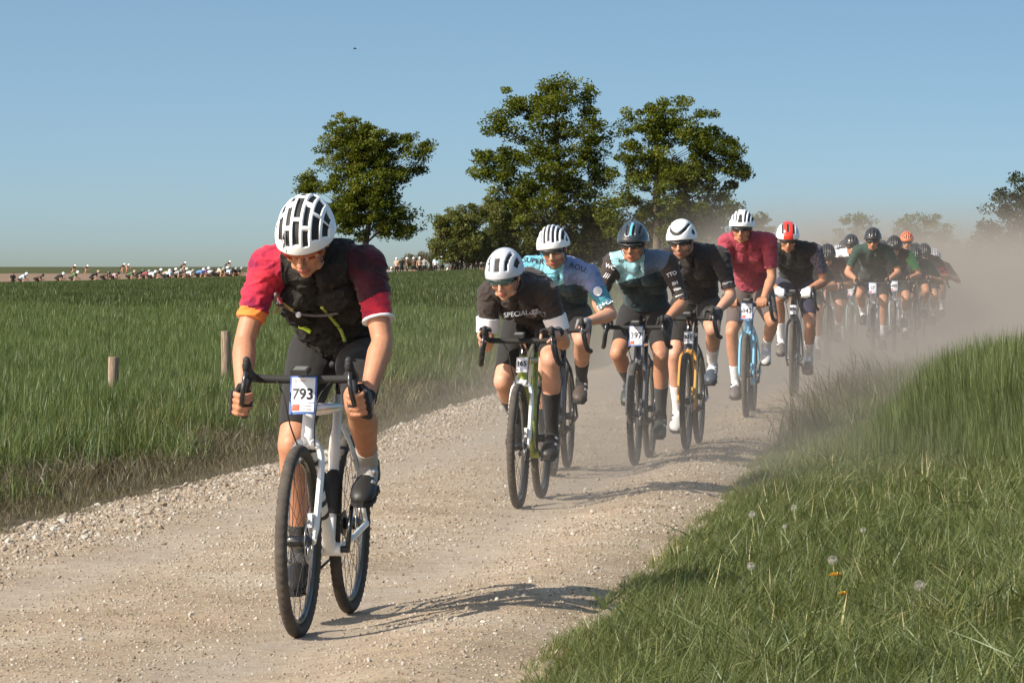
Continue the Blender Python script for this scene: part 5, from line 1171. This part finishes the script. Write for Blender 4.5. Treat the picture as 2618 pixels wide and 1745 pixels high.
for px, lab_ in ((196, 'pale distant cyclist on the second track, left one of two'), (228, 'pale distant cyclist on the second track, right one of two'), (322, 'hazy distant cyclist on the second track behind the pink jersey'), (333, 'hazy distant cyclist on the second track near the green jersey'), (478, 'hazy distant cyclist on the second track left of the blue pack'), (592, 'hazy distant cyclist on the second track left of the leader')):
    P_ = ground_at(px, 520); me, hm = far_poses[px % 3]; put(me, hm, P_+V((0, 0, .5)), radians(60), [SKIN[1], FC['tan' if px % 2 else 'brown'], BLK, HAIR], lab_, 'faint cyclists on the second track', HW_, scale=1.1)
def stand(arms='down', lean=0, sit=False):
    J = dict(pelvis=V((0, 0, .95)), shm=V((0, lean, 1.42)), hump=.02, k=1.05); J['F'] = V((0, -1, 0)); J['U'] = V((0, 0, 1)); J['head'] = V((0, lean-.03, 1.62))
    J['sh'] = [V((-.19, lean, 1.41)), V((.19, lean, 1.41))]; J['hip'] = [V((-.09, 0, .93)), V((.09, 0, .93))]; J['kn'] = [V((-.11, -.02, .50)), V((.12, -.03, .5))]; J['an'] = [V((-.13, .02, .09)), V((.15, .0, .09))]; J['toe'] = [V((-.14, -.15, .03)), V((.18, -.16, .03))]
    J['el'] = [V((-.27, .03, 1.13)), V((.27, .03, 1.13))]; J['wr'] = [V((-.25, -.05, .88)), V((.25, -.05, .88))]; J['hc'] = [V((-.24, -.07, .80)), V((.24, -.07, .80))]
    if arms == 'hips': J['el'] = [V((-.38, .06, 1.18)), V((.38, .06, 1.18))]; J['wr'] = [V((-.20, -.05, 1.03)), V((.2, -.05, 1.03))]; J['hc'] = [V((-.14, -.08, 1.02)), V((.14, -.08, 1.02))]
    if arms == 'up': J['el'] = [V((-.25, -.15, 1.22)), V((.25, -.15, 1.22))]; J['wr'] = [V((-.10, -.24, 1.42)), V((.10, -.24, 1.42))]; J['hc'] = [V((-.05, -.24, 1.5)), V((.05, -.24, 1.5))]
    if sit:
        for k in ('pelvis', 'shm', 'head'): J[k] = J[k]-V((0, 0, .80))
        for k in ('sh', 'hip', 'el', 'wr', 'hc'): J[k] = [q-V((0, 0, .80)) for q in J[k]]
        J['shm'] = J['shm']+V((0, .15, -.02)); J['head'] = J['head']+V((0, .12, -.02)); J['sh'] = [q+V((0, .15, -.02)) for q in J['sh']]
        J['el'] = [V((-.28, .25, .35)), V((.28, .25, .35))]; J['wr'] = [V((-.26, .38, .12)), V((.26, .38, .12))]; J['hc'] = [V((-.26, .42, .05)), V((.26, .42, .05))]
        J['kn'] = [V((-.12, -.38, .42)), V((.14, -.42, .30))]; J['an'] = [V((-.12, -.62, .10)), V((.16, -.80, .10))]; J['toe'] = [V((-.13, -.78, .08)), V((.18, -.92, .18))]
    return J
sp = {k: crowd_mesh('spectator', stand(**v), SKIN[1], helmet_=False, legs='long' if k in ('down', 'hips') else 'shorts') for k, v in dict(down={}, hips=dict(arms='hips'), up=dict(arms='up'), sit=dict(sit=True)).items()}
SPG = 'spectators and resting riders at the far field edge'
for px, pose, jc_, hc_, yw, lab_ in ((33, 'down', 'black', None, 200, 'person in black standing alone among the far cyclists'), (957, 'down', 'brown', None, 60, 'spectator in brown leaning beside the lone tree trunk'), (972, 'sit', 'white', 'white', 80, 'seated person in white just right of the lone tree trunk'), (985, 'sit', 'pink', None, 300, 'spectator in pink sitting beside the one in white'),
        (1001, 'sit', 'grey', 'white', 10, 'seated spectator in grey between pink and dark standing ones'), (1027, 'hips', 'black', None, 200, 'dark spectator standing with hands on hips'), (1014, 'down', 'tan', 'white', 160, 'spectator in tan with white cap beside the one with hands on hips'), (1058, 'up', 'brown', 'white', 180, 'spectator in brown raising hands to a white cap'),
        (1073, 'down', 'tan', 'white', 20, 'spectator in tan with white helmet left of the crouching one'), (1094, 'sit', 'brown', None, 40, 'crouching spectator in brown'), (1113, 'down', 'sky', None, 150, 'spectator in pale blue white shirt standing at the end of the left group'), (1148, 'sit', 'white', None, 90, 'seated rider all in white under the dark bush'),
        (1166, 'sit', 'red', 'white', 90, 'seated rider in red with white helmet and outstretched legs'), (1195, 'down', 'green', None, 180, 'spectator in green in the shade of the dark bush'), (1211, 'down', 'brown', None, 190, 'spectator in brown in the shade of the dark bush'), (1232, 'up', 'grey', 'white', 180, 'spectator in grey photographing left of the grey helmet'),
        (1040, 'down', 'brown', 'white', 100, 'spectator in brown with pale cap between hands on hips and raised hands'), (1085, 'hips', 'grey', None, 170, 'spectator in grey standing over the crouching one'), (1130, 'down', 'green', 'white', 200, 'spectator in green standing in front of the bush, alone'), (1180, 'hips', 'tan', None, 180, 'spectator in tan just behind the outstretched legs'), (1220, 'down', 'pink', 'white', 190, 'spectator in pink left of the grey one photographing'),
        (1243, 'down', 'tan', 'white', 170, 'spectator in tan next to the grey helmet'), (1463, 'down', 'grey', 'white', 180, 'spectator with white cap right of the striped helmet, left of two'), (1485, 'down', 'purple', 'white', 180, 'spectator in purple with white cap right of the striped helmet'), (1532, 'down', 'tan', None, 190, 'spectator in tan between lavender sleeve and brown sleeve'),
        (1557, 'down', 'brown', 'orange', 180, 'spectator with an orange cap above the brown sleeve'), (1674, 'down', 'grey', 'white', 180, 'spectator with white cap between the two black clad riders')):
    P_ = ground_at(px, 374 if px != 33 else 386); me, _ = sp[pose]
    o = put(me, None, P_+V((0, 0, .15)), radians(yw), [SKIN[1], FC[jc_], FC['white'] if px in (972, 1148) else BLK, HAIR], lab_, SPG, scale=1.05)
    if hc_:
        g = G(); z = {'sit': .84}.get(pose, 1.66); y_ = .12-.03 if pose == 'sit' else -.03; g.ball((0, y_, z), (.115, .14, .11), seg=12, ring=8); g.build('cap', HW_ if hc_ == 'white' else mat('helmet_orange', (0, 0, 0)), o)
# ------------------------------------------------------------------ trees
m, t, b, oc = shader('bark', .95)
L_(t, ramp(t, noise_n(t, oc, 2.5, 8, .7), [(.3, (.05, .04, .028)), (.7, (.17, .135, .10))]), b.inputs['Base Color']); M_BARK = m
def leaf_mat(name, cols): return blade_mat(name, cols, .38, 0, .008)
LM_A = leaf_mat('leaf_green', [(.042, .055, .006), (.074, .092, .009), (.115, .136, .013), (.17, .175, .03)]); LM_B = leaf_mat('leaf_olive', [(.07, .082, .018), (.11, .122, .028), (.15, .16, .045), (.21, .21, .10)])
def tree(name, base_px, Y, lobes, trunk_r, label, cat='tree', group='trees beyond the field', lm=LM_A, dens=1.0, leaf=.25, wind=(0, 0), cl=.75, depth=.8, trunk=True, nleaf=125, base_py=None):
    """lobes: (px, py, rx, ry) ellipsoids of the crown in display pixels at distance Y; built as real volumes around the trunk"""
    r = np.random.default_rng(abs(hash(label)) % 1 + int(base_px)); k = 1.113/FPX*Y
    bx = (base_px*1.113-1309)/FPX*Y; z0 = gzf(bx, Y)
    LB = [((lx*1.113-1309)/FPX*Y-bx, CAMH-(ly*1.113-HORIZ)/FPX*Y-z0, rx*k, ry*k) for lx, ly, rx, ry in lobes]
    cents = []; tot = sum(l[2]*l[3] for l in LB)
    for cx, cz, rx, rz in LB:
        n_ = max(10, int(dens*(2.3 if trunk else 5.5)*rx*rz*max(rx, rz)*depth/cl**3*.55)); n_ = min(n_, 240)
        for _ in range(n_):
            v = r.normal(size=3); v /= np.linalg.norm(v); q = r.uniform(.15, 1)**.42
            cents.append((cx+v[0]*rx*q, v[1]*max(rx, rz)*depth*q, cz+v[2]*rz*q))
    C = np.array(cents); top = max(l[1]+l[3] for l in LB); hgt = top
    o = bpy.data.objects.new(name, None); COL.objects.link(o); o.location = (bx, Y, z0); tag(o, label, cat, group)
    g = G()
    if trunk:
        rr = random.Random(int(base_px)); ztop = hgt*.82; tp = crom([(0, 0, -.3), (rr.uniform(-.2, .2), 0, hgt*.2), (wind[0]*.8+rr.uniform(-.3, .3), rr.uniform(-.3, .3), hgt*.5), (wind[0]*1.6, 0, ztop)], 5)
        g.tube(tp, [trunk_r*(1.25 if i == 0 else 1-.85*i/(len(tp)-1)) for i in range(len(tp))], 10)
        hi = C[C[:, 2] > hgt*.36]; sel = hi[r.permutation(len(hi))[:min(len(hi), 55)]]
        for c in sel:
            zz = max(hgt*.26, min(ztop*.95, c[2]-abs(c[0])*.22-r.uniform(.2, 1.0))); i_ = min(len(tp)-1, max(0, int(zz/ztop*(len(tp)-1)))); a_ = tp[i_]; e_ = V(c)
            mid = a_*.5+e_*.5+V((0, 0, -.06*(e_-a_).length+.3)); rb = max(.03, trunk_r*.24*(1-zz/ztop*.7)); g.tube(crom([a_, mid, e_], 4), [rb*(1-i/9.5) for i in range(9)], 5)
    else:
        for c in C[r.permutation(len(C))[:min(len(C), 30)]]: g.tube(crom([(r.uniform(-.8, .8)*LB[0][2]*.4, 0, -.1), (c[0]*.6, c[1]*.5, c[2]*.5), tuple(c)], 3), [.06, .055, .05, .04, .035, .03, .02], 5)
    g.build('trunk', M_BARK, o)
    n_ = len(C); m_ = n_*nleaf
    cc = np.repeat(C, nleaf, 0); rad = np.repeat(cl*r.uniform(.55, 1.35, n_), nleaf)[:, None]; v = r.normal(size=(m_, 3)); v /= np.linalg.norm(v, axis=1)[:, None]
    off = v*rad*r.uniform(.2, 1, (m_, 1))**.6*np.array([1, 1, .62])
    if wind[0] or wind[1]: off += np.array([wind[0], 0, wind[1]])*(r.uniform(-.6, 1, (m_, 1))*rad)*1.3
    p = cc+off; s = leaf*r.uniform(.5, 1.2, (m_, 1)); a_ = r.normal(size=(m_, 3)); a_ /= np.linalg.norm(a_, axis=1)[:, None]; b_ = np.cross(a_, r.normal(size=(m_, 3))); b_ /= np.linalg.norm(b_, axis=1)[:, None]
    vv = np.stack([p-a_*s*.55, p+b_*s*.55, p+a_*s*.55], 1).reshape(-1, 3); f = np.arange(m_*3).reshape(-1, 3)
    me = np_mesh('crown', vv, f); at = me.attributes.new('rnd', 'FLOAT', 'POINT'); cv = np.repeat(np.clip(r.normal(.45, .22, n_), 0, 1), nleaf); lv = np.clip(cv+r.normal(0, .16, m_), 0, 1)
    at.data.foreach_set('value', np.repeat(lv, 3).astype(np.float32)); c_ = link('crown', me, lm, o, smooth=False); c_['kind'] = 'stuff'; return o
tree('tree', 845, 330, [(800, 300, 62, 45), (850, 345, 75, 55), (785, 350, 65, 50), (925, 325, 30, 30), (960, 345, 35, 22), (930, 385, 45, 35), (845, 420, 95, 60), (735, 420, 55, 30), (705, 428, 30, 14), (850, 480, 95, 50), (790, 500, 60, 45), (905, 500, 45, 35), (930, 532, 40, 14), (845, 525, 75, 28), (860, 375, 60, 60)], .36, 'lone wind swept tree just behind the leader, apart from the tree group', wind=(.55, .22), cl=.62, dens=.8)
tree('tree', 1275, 372, [(1290, 225, 75, 52), (1330, 300, 65, 75), (1230, 290, 75, 75), (1165, 240, 35, 38), (1140, 285, 30, 30), (1150, 375, 60, 50), (1110, 385, 28, 28), (1230, 385, 95, 70), (1330, 400, 70, 60), (1250, 470, 110, 70), (1180, 450, 60, 60), (1300, 215, 60, 40), (1372, 340, 30, 60), (1365, 450, 55, 65)], .55, 'tallest broad tree, rising above the striped and the grey helmets', cl=.95, leaf=.31)
tree('tree', 1510, 366, [(1545, 255, 70, 50), (1620, 300, 55, 65), (1480, 290, 60, 55), (1455, 340, 40, 60), (1560, 350, 110, 80), (1655, 400, 50, 55), (1540, 440, 110, 70), (1620, 470, 80, 55), (1440, 420, 50, 60), (1690, 395, 26, 20), (1650, 500, 55, 40), (1430, 490, 60, 55), (1580, 520, 80, 50), (1675, 350, 22, 30)], .5, 'second big tree, rising above the black and the smooth white helmets', cl=.92, leaf=.31)
tree('bush', 1045, 368, [(1045, 520, 48, 40), (1040, 560, 55, 40), (1075, 500, 45, 30), (1015, 510, 25, 25), (1080, 565, 50, 45)], .2, 'dark rounded bush at the left foot of the tree group', 'bush', 'bushes at the foot of the trees', LM_B, cl=.7, trunk=False, base_py=1)
tree('bush', 1180, 372, [(1150, 490, 60, 40), (1200, 540, 80, 60), (1130, 560, 60, 50)], .2, 'broad bush under the tallest tree', 'bush', 'bushes at the foot of the trees', LM_B, cl=.8, trunk=False)
tree('bush', 1330, 374, [(1330, 520, 70, 50), (1300, 570, 90, 45), (1390, 560, 60, 50)], .2, 'bush between the two big trees behind the striped helmet', 'bush', 'bushes at the foot of the trees', LM_B, cl=.8, trunk=False)
tree('bush', 1450, 374, [(1450, 560, 70, 50), (1400, 520, 45, 40), (1500, 520, 60, 50)], .2, 'bush right behind the black helmet', 'bush', 'bushes at the foot of the trees', LM_B, cl=.8, trunk=False)
tree('bush', 1600, 372, [(1590, 550, 70, 60), (1650, 560, 60, 60), (1560, 580, 60, 40)], .2, 'bush behind the smooth white helmet', 'bush', 'bushes at the foot of the trees', LM_B, cl=.8, trunk=False)
tree('tree', 1715, 362, [(1722, 545, 30, 40), (1735, 505, 22, 12), (1745, 530, 26, 12), (1715, 580, 45, 30)], .15, 'small tree with reaching twigs behind the raspberry rider', 'tree', lm=LM_A, wind=(.5, .2), cl=.5, dens=1.2)
tree('bush', 985, 420, [(985, 588, 30, 24), (950, 600, 30, 14), (1010, 575, 20, 22)], .1, 'small grey hazy bush right of the lone tree', 'bush', 'bushes at the foot of the trees', leaf_mat('leaf_grey', [(.12, .12, .08), (.22, .20, .15)]), cl=.6, trunk=False, dens=.5)
tree('tree', 1970, 430, [(1970, 525, 45, 32), (1945, 550, 32, 30), (2000, 545, 35, 35)], .3, 'rounded olive tree left of the tall green rider', lm=LM_B, cl=.8)
tree('tree', 2120, 430, [(2115, 510, 45, 32), (2150, 530, 40, 40), (2080, 535, 35, 40), (2120, 560, 60, 40)], .3, 'rounded tree in the dust above the orange helmet', lm=LM_B, cl=.85)
tree('tree', 2350, 300, [(2345, 440, 45, 42), (2310, 480, 40, 35), (2380, 470, 50, 60), (2330, 520, 75, 50), (2300, 560, 60, 40)], .4, 'large dark tree cut by the right edge of the picture', lm=leaf_mat('leaf_dark', [(.018, .024, .005), (.035, .042, .008), (.06, .065, .014)]), cl=.8)
for lx in (2045, 2210, 2265, 1900):
    tree('bush', lx, 420, [(lx, 575, 45, 25), (lx-25, 590, 35, 20), (lx+25, 585, 40, 22)], .1, 'low distant hedge bush %s' % {2045: 'between the two rounded trees', 2210: 'right of the dusty rounded tree', 2265: 'beside the large tree at the right', 1900: 'behind the red and white helmet'}[lx], 'bush', 'low hedge bushes in the dust', LM_B, cl=.8, trunk=False, dens=.7)
# a bird, tiny and high
g = G(); g.tube([(-.22, 0, 0), (-.1, 0, .02), (.12, 0, .02), (.2, 0, .03)], [.015, .06, .05, .01], 8); P_ = pt(908, 126, 150)
o = g.build('bird', mat('bird_black', (.03, .03, .035), .8), loc=P_)
for s in (-1, 1): g = G(); g.add([(.06, 0, .03), (-.06, 0, .03), (-.12, s*.2, .13), (-.02, s*.38, .08), (.02, s*.2, .14)], [(0, 1, 2, 4), (2, 3, 4)]); g.build('wing', mat('bird_black', (0, 0, 0)), o, smooth=False)
o.scale = (.35,)*3; tag(o, 'tiny black bird flying alone high in the blue sky', 'bird')
# ------------------------------------------------------------------ dust thrown up by the riders
def dust(name, lo, hi, expr, label, dens):
    g = G(); g.box(((lo[0]+hi[0])/2, (lo[1]+hi[1])/2, (lo[2]+hi[2])/2), (hi[0]-lo[0], hi[1]-lo[1], hi[2]-lo[2]))
    m = bpy.data.materials.new(name); m.use_nodes = True; t = m.node_tree; t.nodes.clear(); out = N(t, 'ShaderNodeOutputMaterial')
    pv = N(t, 'ShaderNodeVolumePrincipled'); pv.inputs['Color'].default_value = (.53, .475, .41, 1); pv.inputs['Anisotropy'].default_value = .0
    L_(t, expr(t, dens), pv.inputs['Density']); L_(t, pv.outputs[0], out.inputs['Volume']); m.cycles.volume_step_rate = .35
    o = g.build(name, m, smooth=False); return tag(o, label, kind='stuff')
def M2(t, op, a, b=None, c=None, clamp=False):
    n = N(t, 'ShaderNodeMath', operation=op); n.use_clamp = clamp
    for k, x in enumerate((a, b, c)):
        if x is None: continue
        if isinstance(x, (int, float)): n.inputs[k].default_value = x
        else: L_(t, x, n.inputs[k])
    return n.outputs[0]
def step(t, x, a, b):
    n = N(t, 'ShaderNodeMapRange', interpolation_type='SMOOTHSTEP'); L_(t, x, n.inputs[0]); n.inputs[1].default_value = a; n.inputs[2].default_value = b; return n.outputs[0]
def dust_expr(t, dens):
    g_ = N(t, 'ShaderNodeNewGeometry').outputs['Position']; s_ = N(t, 'ShaderNodeSeparateXYZ'); L_(t, g_, s_.inputs[0]); X, Y, Z = s_.outputs
    # height of the cloud grows with distance; thicker to the right of the riders
    hh = M2(t, 'ADD', M2(t, 'MULTIPLY_ADD', M2(t, 'SUBTRACT', Y, 24), .0062, .25), M2(t, 'MULTIPLY', M2(t, 'MAXIMUM', M2(t, 'SUBTRACT', Y, 53), 0), .006))
    zz = M2(t, 'MAXIMUM', M2(t, 'SUBTRACT', Z, M2(t, 'MULTIPLY', M2(t, 'MAXIMUM', M2(t, 'SUBTRACT', Y, 29), 0), .006)), 0); fall = M2(t, 'POWER', 2.718, M2(t, 'MULTIPLY', M2(t, 'DIVIDE', zz, hh), -1.0))
    along = step(t, Y, 25, 46); e0 = M2(t, 'MULTIPLY_ADD', M2(t, 'MAXIMUM', M2(t, 'SUBTRACT', Y, 24), 0), .085, -1.7)   # left limit follows the road
    side = M2(t, 'SMOOTH_MAX', M2(t, 'DIVIDE', M2(t, 'SUBTRACT', X, e0), 2.2), 0, .3); side = M2(t, 'MINIMUM', side, 1.0)
    nz = noise_n(t, g_, .8, 4, .6); nz = step(t, nz, .34, .64)
    d = M2(t, 'MULTIPLY', M2(t, 'MULTIPLY', M2(t, 'MULTIPLY', fall, M2(t, 'MULTIPLY_ADD', along, .48, .52)), side), M2(t, 'MULTIPLY_ADD', nz, 1.5, .25))
    return M2(t, 'MULTIPLY', M2(t, 'MULTIPLY', d, M2(t, 'SUBTRACT', 1, step(t, zz, 1.2, 2.9))), dens)
dust('dust_cloud', (-3.2, 21, -.15), (34, 100, 6), dust_expr, 'brown dust cloud drifting behind and right of the riders', .40)
